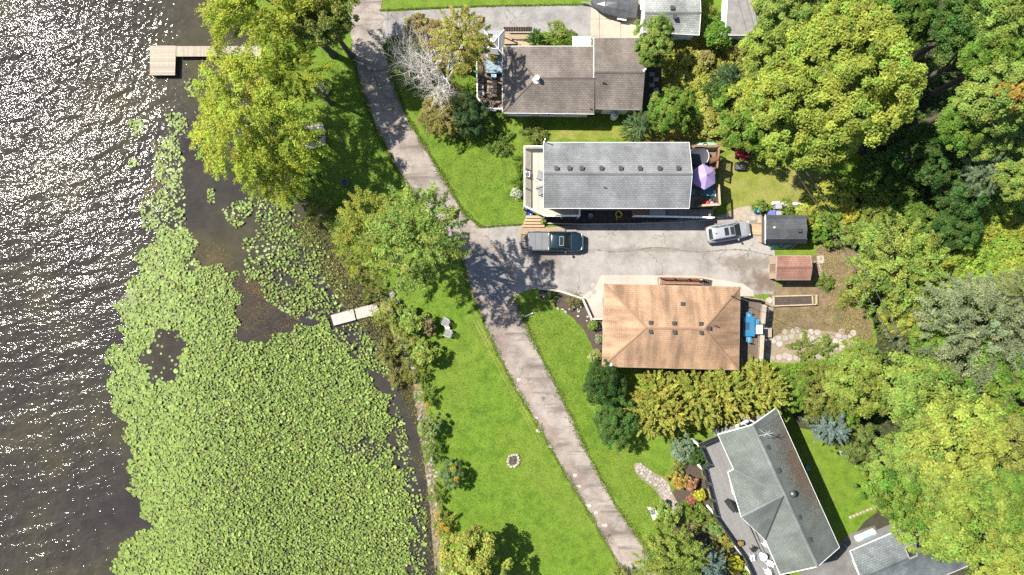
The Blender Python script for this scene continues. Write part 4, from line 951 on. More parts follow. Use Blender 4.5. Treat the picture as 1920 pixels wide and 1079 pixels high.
# ------------------------------------------------------------------ bluish roof at the lower right corner
E, R = 2.5, 4.0
h5 = thing('garage', 'blue grey shingled outbuilding with a skylight in the lower right corner', 'garage', P(1700, 1050))
A, B_, C, D = P(1594, 1034, E), P(1770, 958, E), P(1815, 1061, E), P(1640, 1138, E); r1, r2 = P(1614, 1086, R), P(1794, 1008, R)
s_ = gable_box(h5, A, B_, C, D, r1, r2, SH_BLUE, SIDE_GREY, ov=.45)
for q in s_: opening(q, .4, 1.2, 1.0, 1.0)
n_ = (Vector(B_) - Vector(A)).normalized(); ang = math.atan2(n_.y, n_.x); sk = P(1706, 1033, 3.85)
fr = MB()
for dx, dy, sx, sy in ((-.42, 0, .09, 1.2), (.42, 0, .09, 1.2), (0, -.6, .93, .09), (0, .6, .93, .09)): fr.box(sk.x + dx * math.cos(ang) - dy * math.sin(ang), sk.y + dx * math.sin(ang) + dy * math.cos(ang), sk.z + .1, sx, sy, .25, ang)
fo = fr.build('skylight', pm('bronze_frame', (.42, .38, .30)), h5); MB().box(sk.x, sk.y, sk.z + .12, .8, 1.15, .06, ang).build('pane', M_GLASS, fo)
stack(h5, P(1760, 1050, 3.4), .1, .4)
# ------------------------------------------------------------------ trees
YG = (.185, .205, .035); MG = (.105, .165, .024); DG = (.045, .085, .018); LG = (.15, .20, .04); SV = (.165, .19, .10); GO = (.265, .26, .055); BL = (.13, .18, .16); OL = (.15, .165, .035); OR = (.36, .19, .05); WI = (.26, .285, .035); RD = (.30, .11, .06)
# the pair of feathery trees over the shore
plant('willow0', 510, 12, 138, 15, WI, 'feathery yellow green tree overhanging the top of the shore above the jetty', lean=(2.6, -.6), squash=(1.08, .62), rz=.4)
plant('willow1', 458, 222, 105, 13, WI, 'large feathery yellow tree overhanging the water below the jetty', lean=(4.2, .3), squash=(1.02, .98), rz=1.9)
plant('willow1', 515, 318, 62, 9, WI, 'drooping yellow green tree below the jetty nearest the lily bed', lean=(1.8, .5), rz=3.4)
plant('maple1', 600, 40, 62, 12, OL, 'darker green tree touching the left edge of the road at the top', lean=(.5, .2))
plant('airy1', 560, 140, 44, 10, WI, 'thin yellow green tree between the jetty and the small picnic table', lean=(.8, -.4))
# the round trees by the road bend
plant('airy1', 700, 436, 62, 11, (.19, .205, .035), 'olive yellow half of the tree pair at the road bend')
plant('airy0', 784, 455, 78, 15, (.17, .22, .05), 'round pale green tree casting shade on the road bend')
# around the dead tree
plant('airy0', 868, 80, 48, 10.5, (.24, .21, .05), 'yellow olive tree in front of the grey gazebo')
plant('maple2', 795, 62, 34, 5, (.21, .16, .05), 'rust tinged small tree at the mouth of the upper driveway')
plant('airy1', 842, 205, 40, 3.2, (.20, .17, .05), 'brownish olive tree beneath the bare dead branches')
plant('airy0', 815, 215, 30, 3.4, (.21, .18, .06), 'small dry leaved tree at the road edge under the dead branches')
plant('yew', 880, 216, 40, 4, (.05, .085, .03), 'dark rounded shrub with pale blossoms at the corner of the side deck', 'shrub')
# right of the brown house
plant('maple2', 1232, 70, 34, 7, LG, 'bright green tree between the brown garage and the grey garage')
plant('maple2', 1222, 100, 26, 5, MG, 'mid green small tree touching the corner of the brown roof')
plant('spruce', 1196, 236, 30, 5, (.10, .15, .06), 'pale tipped spruce standing by the white propane tank', 'conifer')
plant('maple2', 1248, 208, 36, 5.5, MG, 'leafy green tree above the right end of the grey roof')
plant('bush0', 1342, 62, 26, 3, (.08, .15, .02), 'round clipped green shrub between the garage and the narrow shed', 'shrub')
plant('spruce', 1366, 142, 26, 4.5, (.06, .11, .05), 'dark bluish spruce among weeds left of the giant maple', 'conifer')
plant('bush0', 1345, 182, 24, 2, DG, 'dark green shrub below the bluish spruce', 'shrub')
plant('maple2', 1402, 228, 54, 6, MG, 'green maple left of the giant maple above the red mower')
# the giant maple and the wood behind it
plant('maple1', 1452, 186, 76, 8, (.19, .222, .036), 'low yellow green maple against the left side of the giant maple')
plant('maple2', 1485, 258, 50, 5.5, (.185, .22, .034), 'lowest yellow green maple below the left side of the giant maple')
plant('maple0', 1452, 102, 62, 9, (.17, .215, .034), 'lime green maple at the upper left of the giant maple')
plant('maplexl', 1592, 142, 140, 16, (.19, .222, .035), 'giant yellow green maple with the broadest crown at the upper right', rz=.7, squash=(1.0, .95))
W = 'trees of the wood'
plant('maple0', 1478, 22, 64, 13, LG, 'bright tree at the top edge right of the narrow shed', group=W)
plant('maple1', 1600, -8, 60, 13, MG, 'tree cut by the top edge above the giant maple', group=W)
plant('maple0', 1695, 8, 62, 13, (.07, .12, .02), 'dark green tree cut by the top edge right of the giant maple', group=W)
plant('maple2', 1690, 60, 36, 11, MG, 'small crown wedged against the upper right of the giant maple', group=W)
plant('maple1', 1790, 40, 62, 14, (.06, .11, .02), 'dark crown at the top edge above the black gap', group=W)
plant('maple0', 1868, 20, 70, 15, LG, 'pale crown in the top right corner', group=W)
plant('maple1', 1840, 100, 58, 14, MG, 'green crown right of the black gap in the wood', group=W)
plant('maple2', 1905, 105, 48, 14, MG, 'crown on the right edge below the top corner', group=W)
plant('maple0', 1868, 188, 70, 15, LG, 'crown tinged orange on its right side near the right edge', group=W)
plant('maple2', 1898, 172, 26, 15.5, (.30, .20, .045), 'small orange autumn crown at the right edge', group=W)
plant('maple1', 1800, 228, 52, 12, MG, 'crown right of the giant maple above the shaded lawn', group=W)
plant('maple2', 1850, 262, 40, 11, LG, 'light crown below the orange tinged tree', group=W)
plant('silver', 1852, 312, 40, 9, (.13, .17, .09), 'grey green small tree in the shaded right side', group=W)
plant('maple2', 1908, 332, 44, 10, LG, 'bright crown on the right edge above the creeper bank', group=W)
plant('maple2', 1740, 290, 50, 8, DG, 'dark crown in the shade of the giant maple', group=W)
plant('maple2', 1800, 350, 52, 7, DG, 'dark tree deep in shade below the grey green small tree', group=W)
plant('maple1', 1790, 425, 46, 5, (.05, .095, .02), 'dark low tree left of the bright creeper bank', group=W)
plant('airy0', 1675, 505, 74, 8.5, (.175, .22, .045), 'pale feathery tree with white inner branches beside the dirt yard')
plant('bush0', 1620, 540, 26, 2.5, LG, 'light shrub at the foot of the pale feathery tree', 'shrub')
plant('silver', 1832, 612, 92, 11, SV, 'silver grey willow with the palest leaves at the right')
plant('silver', 1905, 560, 55, 10, (.16, .18, .07), 'dull olive crown on the right edge above the silver willow', group=W)
plant('silver', 1702, 618, 34, 5, (.15, .175, .09), 'small silver grey tree above the lower wood', group=W)
plant('maple2', 1690, 590, 40, 6, (.20, .21, .04), 'yellow green small tree below the pale feathery tree', group=W)
plant('maple2', 1745, 640, 40, 7, MG, 'green crown left of the silver willow', group=W)
plant('maple0', 1615, 712, 66, 8, (.15, .185, .035), 'olive crown right of the stone path', group=W)
plant('airy0', 1545, 738, 46, 6, OL, 'olive bushy tree above the blue spruce', group=W)
plant('maple2', 1490, 738, 32, 4.5, MG, 'mid green tree at the right end of the golden cedar row', group=W)
plant('maple1', 1722, 740, 78, 12, LG, 'light green maple in the middle of the lower wood', group=W)
plant('maple0', 1800, 835, 96, 14, (.19, .22, .04), 'broad bright maple right of the small back lawn', group=W)
plant('maple2', 1880, 720, 60, 11, MG, 'crown on the right edge below the silver willow', group=W)
plant('maple1', 1895, 830, 62, 12, OL, 'olive crown on the right edge beside the broad bright maple', group=W)
plant('maple0', 1700, 858, 60, 11, LG, 'crown reaching over the small back lawn', group=W, lean=(5, 0))
plant('maple1', 1690, 935, 62, 12, MG, 'crown hanging above the blue grey outbuilding', group=W, lean=(4.5, 1))
plant('maple0', 1785, 960, 92, 14, (.155, .20, .035), 'large crown behind the blue grey outbuilding', group=W)
plant('maple1', 1880, 935, 66, 13, MG, 'crown on the right edge above the bottom corner', group=W)
plant('maple0', 1885, 1045, 62, 12, (.19, .22, .04), 'bright crown in the bottom right corner', group=W)
plant('maple2', 1755, 900, 46, 13, LG, 'narrow light crown between the broad bright maple and the outbuilding', group=W)
plant('spruce', 1556, 802, 34, 7, BL, 'frosty blue spruce by the small back lawn', 'conifer')
plant('yew', 1606, 832, 44, 5.5, (.11, .14, .035), 'olive yew bush right of the frosty blue spruce', 'shrub')
plant('maple2', 1580, 768, 34, 5, MG, 'green tree touching the frosty blue spruce', group=W)
# in front of the orange house and the hedge
plant('yew', 1133, 718, 46, 4.2, (.035, .07, .016), 'dark green round yew nearest the orange roof corner', 'shrub', name='yew_bush')
plant('yew', 1154, 788, 50, 4.4, (.062, .11, .022), 'mid green round yew at the lawn end of the golden cedars', 'shrub', name='yew_bush')
CE = 'golden cedars below the orange roofed house'; order = ['first', 'second', 'third', 'fourth', 'fifth', 'sixth', 'seventh', 'eighth']
for i in range(8):
    t = i / 7; plant('cedar', 1222 + 206 * t, 772 - 34 * t + (8 * math.sin(i * 2.7)), 38 + 3 * math.sin(i * 1.9), 6.0 + .5 * math.sin(i * 2.1), (.238 + .015 * math.sin(i * 1.7), .24, .048), 'golden cedar, %s from the left in the front of the tall row' % order[i], 'conifer', CE, 'cedar_tree', hz=1.7)
for i in range(7):
    t = i / 6; plant('cedar', 1232 + 190 * t, 742 - 22 * t, 37, 5.6 + .5 * math.cos(i * 3), (.228 + .015 * math.cos(i * 2.3), .235, .045), 'golden cedar, %s from the left in the back of the tall row' % order[i], 'conifer', CE, 'cedar_tree', hz=1.7)
hd = thing('low_hedge', 'narrow bright green hedge between the orange roofed house and the olive trees', 'hedge', P(1478, 694))
for i in range(10):
    me = PROTO['bush2'][0]; o = link('foliage', me, hd); c = P(1426 + i * 11.5, 701 - i * 1.6 + (3 if i % 2 else 0), .6); o.location = c - BASE[hd]; o.scale = (.62, .62, .8); o.rotation_euler = (0, 0, i * 1.3); o.color = (.13, .20, .025, 1)
# lower edge of the picture
plant('maple2', 880, 1056, 60, 6.5, (.21, .225, .045), 'yellow green tree on the lakeside lawn at the bottom edge')
plant('airy1', 1262, 1052, 56, 5.5, (.165, .20, .04), 'olive tree at the bottom edge where the road ends')
plant('airy0', 1168, 1098, 26, 3, (.19, .20, .05), 'small olive tree cut by the bottom edge on the road')
plant('spruce', 1330, 1062, 36, 6, BL, 'frosty blue spruce at the bottom edge beside the glass deck', 'conifer')
plant('cedar', 1005, 76, 15, 3.2, (.07, .14, .03), 'small cone shaped cedar on the tan deck', 'conifer', name='cedar_tree', hz=2.2)

# the bare tree
dt = thing('dead_tree', 'bare dead tree with pale grey branches left of the brown house', 'tree', P(848, 172))
def grow(m, p, d, L, r, lev, q):
    pts = [p]; dd = d.copy(); n = 4
    for i in range(n):
        dd = (dd + Vector((q.uniform(-.28, .28), q.uniform(-.28, .28), q.uniform(-.12, .2)))).normalized(); pts.append(pts[-1] + dd * L / n)
    m.tube(pts, [r * (1 - .75 * i / n) for i in range(n + 1)], 5 if lev < 2 else 4, False)
    if lev >= 4: return
    for i in range(1, n + 1):
        for _ in range(2 if lev < 3 else 1):
            nd = (dd + Vector((q.uniform(-1, 1), q.uniform(-1, 1), q.uniform(-.25, .55))) * .95).normalized()
            grow(m, pts[i], nd, L * q.uniform(.5, .72), r * (1 - .7 * i / n) * .62, lev + 1, q)
b0 = BASE[dt]; m = MB().tube([b0 - Vector((0, 0, .1)), b0 + Vector((-.1, .1, 1.6)), b0 + Vector((-.3, .2, 3.2))], [.26, .2, .16], 8); m.build('trunk', M_PALEBARK, dt, True)
q = random.Random(21)
for dx, dy, L in ((-.8, .3, 4.2), (-.5, .8, 4.0), (.2, .9, 3.6), (-1, -.15, 4.2), (-.5, -.7, 3.6), (.5, .5, 2.8), (-.3, .2, 4.0), (-.9, .7, 4.1), (0, -.9, 3.0)):
    m = MB(); grow(m, b0 + Vector((-.3, .2, 3.1)), Vector((dx, dy, .6)).normalized(), L, .12, 1, q); m.build('branch', M_PALEBARK, dt)

# ------------------------------------------------------------------ shrubs and flowers
def shrub(kind, px, py, r, h, col, label, cat='shrub', group=None, name=None): return plant(kind, px, py, r, h, col, label, cat, group, name, trunk=False)
SG = 'shrubs along the shore'
shore = [('bush1', 604, 398, 22, 2.0, OL, 'olive shrub at the top of the marsh below the feathery trees'), ('bush0', 560, 360, 26, 2.4, LG, 'light shrub on the bank above the marsh'), ('bush1', 636, 430, 20, 1.8, LG, 'light shrub left of the olive yellow tree'),
 ('bush1', 668, 505, 20, 1.6, OL, 'olive shrub below the olive yellow tree on the bank'), ('bush1', 740, 590, 24, 1.6, (.20, .22, .05), 'yellow green clump right of the small floating dock'), ('bush0', 770, 600, 26, 2.2, LG, 'larger light clump between the floating dock and the lawn chairs'),
 ('bush1', 762, 640, 24, 1.9, (.19, .20, .05), 'yellow olive clump below the floating dock'), ('bush0', 802, 612, 16, 1.7, (.20, .16, .08), 'brown flowered clump nearest the lawn chairs'), ('bush0', 792, 660, 24, 2.6, (.17, .21, .04), 'upright shrub throwing a dark shadow on the lawn'),
 ('bush1', 775, 690, 20, 1.7, OL, 'olive shrub below the upright shrub'), ('bush1', 796, 735, 17, 1.6, LG, 'light shrub with orange blossom above the muddy inlet'), ('bush0', 806, 800, 22, 2.2, (.15, .19, .06), 'pale round shrub beside the muddy inlet'),
 ('bush1', 812, 850, 16, 1.6, MG, 'mid green shrub below the pale round shrub'), ('yew', 846, 888, 27, 2.4, (.11, .16, .055), 'rounded shrub standing alone on the lawn near the shore'), ('bush1', 818, 925, 14, 1.3, LG, 'light shrub among the rocks of the lower shore'), ('bush1', 832, 975, 18, 1.4, (.20, .21, .04), 'yellow green shrub on the lower shore above the bottom tree'),
 ('bush1', 700, 545, 20, 1.3, OL, 'olive clump above the floating dock'), ('bush1', 726, 660, 18, 1.2, (.18, .18, .05), 'dry olive clump at the edge of the lilies'), ('bush1', 748, 705, 16, 1.1, (.17, .16, .05), 'dry clump below the dry olive clump at the water')]
for k_, x, y, r, h, c, lb in shore: shrub(k_, x, y, r, h, c, lb, group=SG, name='shore_shrub')
FL = (.36, .24, .03)
for i, (x, y) in enumerate(((800, 760), (812, 790), (850, 880), (856, 898), (820, 968), (830, 985), (822, 1000), (838, 992))): shrub('bush2', x, y, 5, 1.0 + (1.5 if i in (2, 3) else .6), FL, 'orange blossom clump, %s from the top along the lake shore' % ORD[sorted(range(8), key=lambda k: (760, 790, 880, 898, 968, 985, 1000, 992)[k]).index(i)], 'flowers', 'orange blossom clumps', 'flower_clump')
gsh = [('bush0', 1270, 901, 16, 1.4, (.25, .175, .04), 'orange yellow shrub beside the cobble path'), ('bush0', 1290, 905, 14, 1.3, (.26, .14, .075), 'pinkish red shrub beside the orange yellow shrub'), ('bush2', 1296, 936, 10, 1.1, (.24, .10, .06), 'small red shrub below the pinkish red shrub'), ('bush2', 1311, 928, 11, 1.2, (.33, .31, .03), 'bright yellow round shrub touching the glass deck'),
 ('bush1', 1298, 955, 17, 1.2, MG, 'green perennial clump between path and glass deck'), ('bush1', 1322, 970, 18, 1.3, LG, 'light clump below the green perennial clump'), ('bush0', 1340, 990, 16, 1.3, (.12, .18, .05), 'sage clump on the slope left of the glass deck'), ('bush0', 1246, 963, 24, 2.4, LG, 'light green shrub right of the white garden bench'),
 ('bush1', 1288, 986, 18, 1.3, (.18, .19, .05), 'olive clump where the cobble path ends'), ('bush1', 1352, 1022, 20, 1.6, (.20, .21, .05), 'yellow olive clump below the deck corner'), ('bush2', 1377, 1060, 15, 1.6, (.34, .33, .03), 'bright yellow round shrub at the bottom edge'), ('bush1', 1365, 1005, 15, 1.2, (.24, .20, .04), 'tawny clump against the glass deck'),
 ('bush0', 1402, 1070, 14, 1.3, LG, 'light shrub at the bottom edge beside the deck steps'), ('bush0', 1278, 838, 24, 1.8, (.12, .165, .10), 'white blossomed hydrangea at the corner of the glass deck'), ('bush0', 1302, 850, 18, 1.6, DG, 'dark shrub between the hydrangea and the glass deck'), ('bush1', 1275, 872, 12, .9, (.17, .19, .05), 'low clump above the orange yellow shrub'),
 ('bush2', 1111, 610, 9, 1.1, (.13, .20, .03), 'small round green shrub in the front bed of the orange roofed house'), ('bush2', 1116, 668, 12, 1.2, (.24, .26, .09), 'pale cream green round shrub at the orange roof corner'), ('bush2', 1122, 636, 8, .8, (.18, .22, .12), 'pale grey green clump in the front bed'), ('bush1', 1034, 560, 10, .8, LG, 'light green clump in the mulch bed'), ('bush1', 1076, 568, 11, .8, (.16, .15, .06), 'brownish clump in the mulch bed'),
 ('bush1', 975, 302, 12, .9, MG, 'upper green clump beside the white deck railing'), ('bush2', 968, 364, 10, 1.0, (.36, .36, .30), 'white flowered bush left of the front deck'), ('bush1', 974, 340, 11, .9, MG, 'middle green clump beside the white deck railing'), ('bush1', 976, 322, 8, .7, LG, 'light clump between the green clumps by the deck'), ('bush0', 1016, 412, 8, .7, (.17, .22, .04), 'small shrub beside the wooden garden steps'),
 ('bush0', 1425, 386, 14, 1.4, LG, 'light green shrub beside the blue bins'), ('bush1', 1470, 392, 14, 1.0, LG, 'bright weeds behind the charcoal shed'), ('bush0', 1545, 425, 34, 2.2, MG, 'mid green shrub right of the charcoal shed'), ('vine', 1535, 392, 40, 1.8, (.23, .24, .04), 'yellow green thicket behind the charcoal shed'), ('bush0', 1588, 412, 20, 1.8, (.34, .27, .03), 'golden yellow shrub at the corner of the lawn'), ('vine', 1602, 440, 30, 1.8, LG, 'light thicket above the dirt yard'),
 ('vine', 1582, 388, 32, 2.0, (.22, .23, .035), 'yellowish thicket by the rear lawn'), ('bush1', 1505, 652, 20, .9, (.15, .18, .04), 'green clump inside the loop of the stone path'), ('bush1', 1550, 648, 16, .8, LG, 'light clump in the right loop of the stone path'), ('bush0', 1540, 688, 20, 1.4, MG, 'dark leaved shrub below the stone path'), ('bush1', 1545, 530, 13, .9, MG, 'grassy clump right of the red shed'), ('bush1', 1590, 560, 16, .6, OL, 'weedy clump in the dirt yard'),
 ('bush0', 1322, 110, 20, 1.2, (.22, .20, .07), 'tawny weeds left of the giant maple'), ('vine', 1295, 140, 36, 1.2, (.24, .24, .045), 'yellowish weed thicket right of the brown house'), ('vine', 1330, 215, 38, 1.2, (.22, .22, .045), 'olive weed thicket above the back deck'), ('bush1', 1290, 85, 18, 1.0, (.22, .22, .05), 'yellow weeds below the pale grey garage'), ('bush1', 1330, 30, 16, 1.4, (.19, .21, .05), 'yellow green weeds along the pale grey garage'), ('vine', 1385, 95, 30, 1.2, (.23, .22, .06), 'yellow thicket below the narrow shed'), ('vine', 1430, 120, 34, 1.4, (.22, .22, .045), 'olive thicket at the left foot of the giant maple'), ('vine', 1290, 200, 26, 1.3, MG, 'green thicket beside the leafy tree'),
 ('bush1', 935, 265, 20, 1.2, (.10, .15, .03), 'thin dark shrub on the lawn below the side deck'), ('bush1', 1000, 250, 18, 1.0, (.13, .15, .04), 'sparse olive shrub above the grey roof corner'), ('bush0', 940, 215, 12, .9, MG, 'small green shrub under the side deck corner'), ('bush1', 1040, 72, 22, .9, (.15, .20, .03), 'long green clump beside the cone cedar'), ('bush1', 1062, 74, 14, .8, MG, 'short green clump beside the white awning'), ('bush1', 870, 260, 20, 1.0, MG, 'green clump below the dark blossoming shrub'),
 ('vine', 1648, 322, 36, 1.6, (.07, .115, .02), 'shaded thicket where the rear lawn meets the wood'), ('vine', 1690, 352, 38, 1.8, (.075, .12, .02), 'shaded thicket right of the rear lawn'), ('vine', 1640, 392, 34, 1.6, (.13, .16, .03), 'olive thicket between the rear lawn and the pale feathery tree'), ('vine', 1712, 400, 38, 1.8, (.08, .125, .02), 'dark thicket above the pale feathery tree'),  # darker thickets have the giant maple's shade mixed into their leaf colour
 ('vine', 1652, 902, 32, 2.2, MG, 'green thicket at the right end of the small back lawn'), ('bush0', 1625, 868, 22, 1.8, LG, 'light shrub on the edge of the small back lawn'),
 ('bush1', 745, 90, 18, 1.0, DG, 'dark clump on the grass at the driveway mouth'), ('bush0', 925, 105, 10, 2.2, (.24, .20, .05), 'yellowish potted shrub on the side deck')]
for k_, x, y, r, h, c, lb in gsh: shrub(k_, x, y, r, h, c, lb, group='garden shrubs and clumps')
q = random.Random(5)
cb = []   # bank of creepers at the right
spots = [(1805, 478), (1850, 440), (1892, 412), (1836, 500), (1880, 480), (1910, 452), (1780, 520), (1820, 545), (1862, 525), (1905, 510), (1750, 480), (1745, 545), (1870, 380), (1835, 400), (1905, 375), (1785, 570), (1730, 580)]
for i, (x, y) in enumerate(sorted(spots)): shrub('vine', x, y, 38, 1.6 + .8 * q.random(), (.15 + .05 * q.random(), .22, .032), 'bright creeper mound, %s from the left in the bank above the silver willow' % ORD[i], 'creeper', 'mounds of creeper', 'creeper_mound')

# undergrowth: leaves close to the ground across the wood, nobody could count them
def scatter_leaves(name, poly, n, seed, zlo, zhi, size, lab, cat, col, asp=.45, holes=(), zf=None, up=1.0):
    rs = np.random.RandomState(seed); xs = [p[0] for p in poly]; ys = [p[1] for p in poly]
    x = rs.uniform(min(xs), max(xs), n * 3); y = rs.uniform(min(ys), max(ys), n * 3); k = inside_np(x, y, poly)
    for h in holes: k &= ~inside_np(x, y, h)
    x, y = x[k][:n], y[k][:n]; n = len(x)
    lump = .5 + .5 * np.sin(x * .9 + 2 * np.sin(y * .7)) * np.cos(y * .8 + 1.3 * np.sin(x * .6)); z = zlo + (zhi - zlo) * lump * rs.rand(n) ** .5 + (ground_z(x, y) if zf is None else zf)
    nrm = np.array([0, 0, 1.0]) * up + rs.normal(size=(n, 3)) * .7
    broad = np.sin(x * .31 + 1.9 * np.sin(y * .23)) * np.sin(y * .37 + 1.4 * np.sin(x * .29 + 1)) + .5 * np.sin(x * 1.1 + 1.5 * np.sin(y * .9)) * np.sin(y * 1.3)
    me = leaf_mesh(name, leaf_quads(np.stack([x, y, z], 1), nrm, size * rs.uniform(.6, 1.4, n), asp, rs), np.clip(rs.normal(.5, .2, n) - .3 * broad, 0, 1), np.clip(lump * .6 + .12 * broad + rs.normal(.2, .2, n), 0, 1))
    o = link(name, me); o.color = (*col, 1); return stuff(o, lab, cat)
wood = [(p.x, p.y) for p in PL([(1600, 430), (1640, 365), (1700, 300), (1560, 240), (1440, 120), (1440, -40), (1960, -40), (1960, 1110), (1820, 1110), (1760, 940), (1660, 950), (1650, 900), (1580, 840), (1500, 790), (1480, 730), (1560, 690), (1650, 650), (1625, 560)])]
scatter_leaves('undergrowth', wood, 60000, 31, .05, 1.3, .16, 'low leafy undergrowth covering the floor of the wood', 'undergrowth', (.085, .125, .025))
weeds = [(p.x, p.y) for p in PL([(1215, 70), (1330, 60), (1440, 70), (1450, 240), (1380, 280), (1300, 262), (1210, 258), (1240, 200), (1240, 100)])]
scatter_leaves('weeds', weeds, 16000, 32, .02, .7, .12, 'yellowish weeds growing between the brown house and the giant maple', 'weeds', (.25, .235, .05))
dryw = [(p.x, p.y) for p in PL([(1530, 450), (1600, 450), (1625, 560), (1640, 640), (1600, 650), (1560, 600), (1540, 520)])]
scatter_leaves('weeds', dryw, 2600, 33, .02, .3, .08, 'sparse dry weeds spread over the dirt yard', 'weeds', (.22, .20, .07))
dirt2 = [(p.x, p.y) for p in PL([(1440, 582), (1530, 578), (1620, 570), (1640, 640), (1600, 648), (1560, 618), (1440, 632)])]
scatter_leaves('weeds', dirt2, 3600, 36, .01, .16, .06, 'thin brown and green weeds on the soil below the raised bed', 'weeds', (.17, .145, .06))
bank = [(p.x, p.y) for p in PL([(SHORE_X[i] - 26, SHORE_Y[i]) for i in range(6, 17)] + [(SHORE_X[i] + 24, SHORE_Y[i]) for i in range(16, 5, -1)])]
scatter_leaves('bank_grass', bank, 17000, 34, .02, .5, .13, 'tangle of dry reeds and grass lining the water edge', 'reeds', (.22, .19, .06), asp=.14, up=.4)
marsh = [(p.x, p.y) for p in PL([(575, 400), (640, 440), (690, 520), (730, 600), (768, 690), (780, 770), (760, 770), (735, 690), (700, 640), (640, 570), (590, 500), (545, 420)])]
scatter_leaves('marsh_weed', marsh, 10000, 35, .0, .55, .12, 'rank marsh plants standing in the shallows below the round trees', 'marsh plants', (.16, .155, .045), asp=.25, zf=Z_LAKE, up=.6)

LAWN = [(p.x, p.y) for p in PL([(705, 240), (780, 380), (860, 480), (905, 620), (1000, 800), (1150, 1060), (1160, 1090), (830, 1090), (812, 900), (800, 720), (760, 600), (700, 480), (600, 380), (560, 250), (580, 90), (640, 60), (665, 170)])]
LAWN2 = [(p.x, p.y) for p in PL([(745, 150), (890, 100), (895, 240), (1010, 255), (985, 300), (980, 418), (905, 422), (845, 350)])]
LAWN3 = [(p.x, p.y) for p in PL([(970, 560), (1010, 560), (1090, 610), (1125, 690), (1100, 760), (1200, 850), (1250, 880), (1230, 960), (1200, 1010), (1100, 845), (1005, 650)])]
scatter_leaves('lawn_blades', LAWN, 42000, 61, .0, .05, .07, 'short mown grass blades of the lakeside lawn', 'grass', (.085, .135, .016), asp=.3)
scatter_leaves('lawn_blades', LAWN2, 13000, 62, .0, .05, .07, 'short mown grass blades between the road and the grey house', 'grass', (.085, .135, .016), asp=.3)
scatter_leaves('lawn_blades', LAWN3, 16000, 63, .0, .05, .07, 'short mown grass blades in front of the orange roofed house', 'grass', (.085, .135, .016), asp=.3)
def verge(name, edge, n, seed, lab, w=.16):
    rs_ = np.random.RandomState(seed); e = np.array([P(a, b)[:2] for a, b in edge]); d = np.r_[0, np.cumsum(np.hypot(*np.diff(e, axis=0).T))]
    t = rs_.uniform(0, d[-1], n); x = np.interp(t, d, e[:, 0]); y = np.interp(t, d, e[:, 1]); lump = .5 + .5 * np.sin(t * 1.7 + 2 * np.sin(t * .6))
    x += rs_.normal(0, w, n) * (.5 + lump); y += rs_.normal(0, w, n) * .5; z = .03 + rs_.rand(n) * .10 * (.4 + lump)
    me = leaf_mesh(name, leaf_quads(np.stack([x, y, z], 1), np.array([0, 0, .8]) + rs_.normal(size=(n, 3)) * .6, .09 * rs_.uniform(.6, 1.4, n), .25, rs_), np.clip(rs_.normal(.45, .22, n), 0, 1), np.clip(rs_.normal(.5, .2, n), 0, 1))
    o = link(name, me); o.color = (.105, .14, .022, 1); stuff(o, lab, 'grass')
verge('verge_grass', RL[3:9], 4200, 71, 'ragged grass creeping onto the upper left edge of the road'); verge('verge_grass', RL[9:], 6000, 72, 'ragged grass creeping onto the lower left edge of the road'); verge('verge_grass', RR[3:10], 4200, 73, 'ragged grass creeping onto the upper right edge of the road'); verge('verge_grass', RR[11:], 6000, 74, 'ragged grass creeping onto the lower right edge of the road')
verge('verge_grass', [(905, 426), (978, 421)], 700, 75, 'ragged grass at the driveway end of the front lawn', .1); verge('verge_grass', [(712, 20), (900, 12), (1110, 9)], 2600, 76, 'ragged grass on the far side of the upper driveway', .1)

# ------------------------------------------------------------------ water lilies
M_PAD = leaf_mat('lily_pad', .15, .12)
dense = [PL([(262, 482), (290, 445), (330, 425), (362, 440), (366, 490), (405, 500), (440, 510), (448, 560), (444, 622), (462, 646), (520, 632), (560, 612), (605, 602), (640, 640), (684, 692), (724, 740), (738, 800), (730, 830), (745, 872), (772, 930), (776, 1000), (755, 1130), (205, 1130), (222, 1020), (282, 988), (268, 955), (240, 902), (246, 852), (232, 795), (204, 745), (208, 700), (202, 660), (236, 632), (218, 580), (252, 520)], Z_LAKE)]
holes = [PL([(262, 668), (288, 627), (338, 612), (346, 652), (334, 692), (312, 724), (280, 706)], Z_LAKE), PL([(690, 820), (735, 826), (740, 842), (700, 858), (650, 850), (630, 838)], Z_LAKE), PL([(342, 488), (362, 490), (360, 512), (346, 516)], Z_LAKE), PL([(440, 905), (452, 905), (452, 912), (440, 912)], Z_LAKE)]
mid = [PL([(262, 385), (330, 335), (346, 352), (348, 425), (330, 445), (268, 432)], Z_LAKE), PL([(500, 520), (560, 500), (640, 570), (700, 640), (745, 720), (690, 690), (610, 604), (540, 590), (495, 560)], Z_LAKE)]
sparse = [(PL([(480, 370), (540, 380), (600, 450), (650, 540), (640, 590), (560, 600), (500, 560), (470, 500), (480, 430)], Z_LAKE), .42), (PL([(735, 720), (760, 800), (775, 880), (800, 960), (800, 1090), (770, 1090), (780, 960), (745, 860)], Z_LAKE), .45), (PL([(412, 396), (440, 380), (468, 370), (480, 385), (458, 420), (440, 430)], Z_LAKE), .7), (PL([(300, 262), (330, 250), (345, 300), (340, 345), (300, 345), (285, 320)], Z_LAKE), .6), (PL([(243, 226), (266, 224), (268, 250), (250, 260)], Z_LAKE), .85), (PL([(238, 302), (258, 300), (260, 312), (242, 314)], Z_LAKE), .7), (PL([(345, 150), (380, 150), (378, 180), (350, 185)], Z_LAKE), .5), (PL([(310, 215), (350, 210), (352, 250), (320, 260)], Z_LAKE), .45), (PL([(390, 355), (402, 355), (402, 382), (390, 382)], Z_LAKE), .7), (PL([(455, 450), (490, 440), (500, 520), (460, 530)], Z_LAKE), .3)]
rs = np.random.RandomState(77)
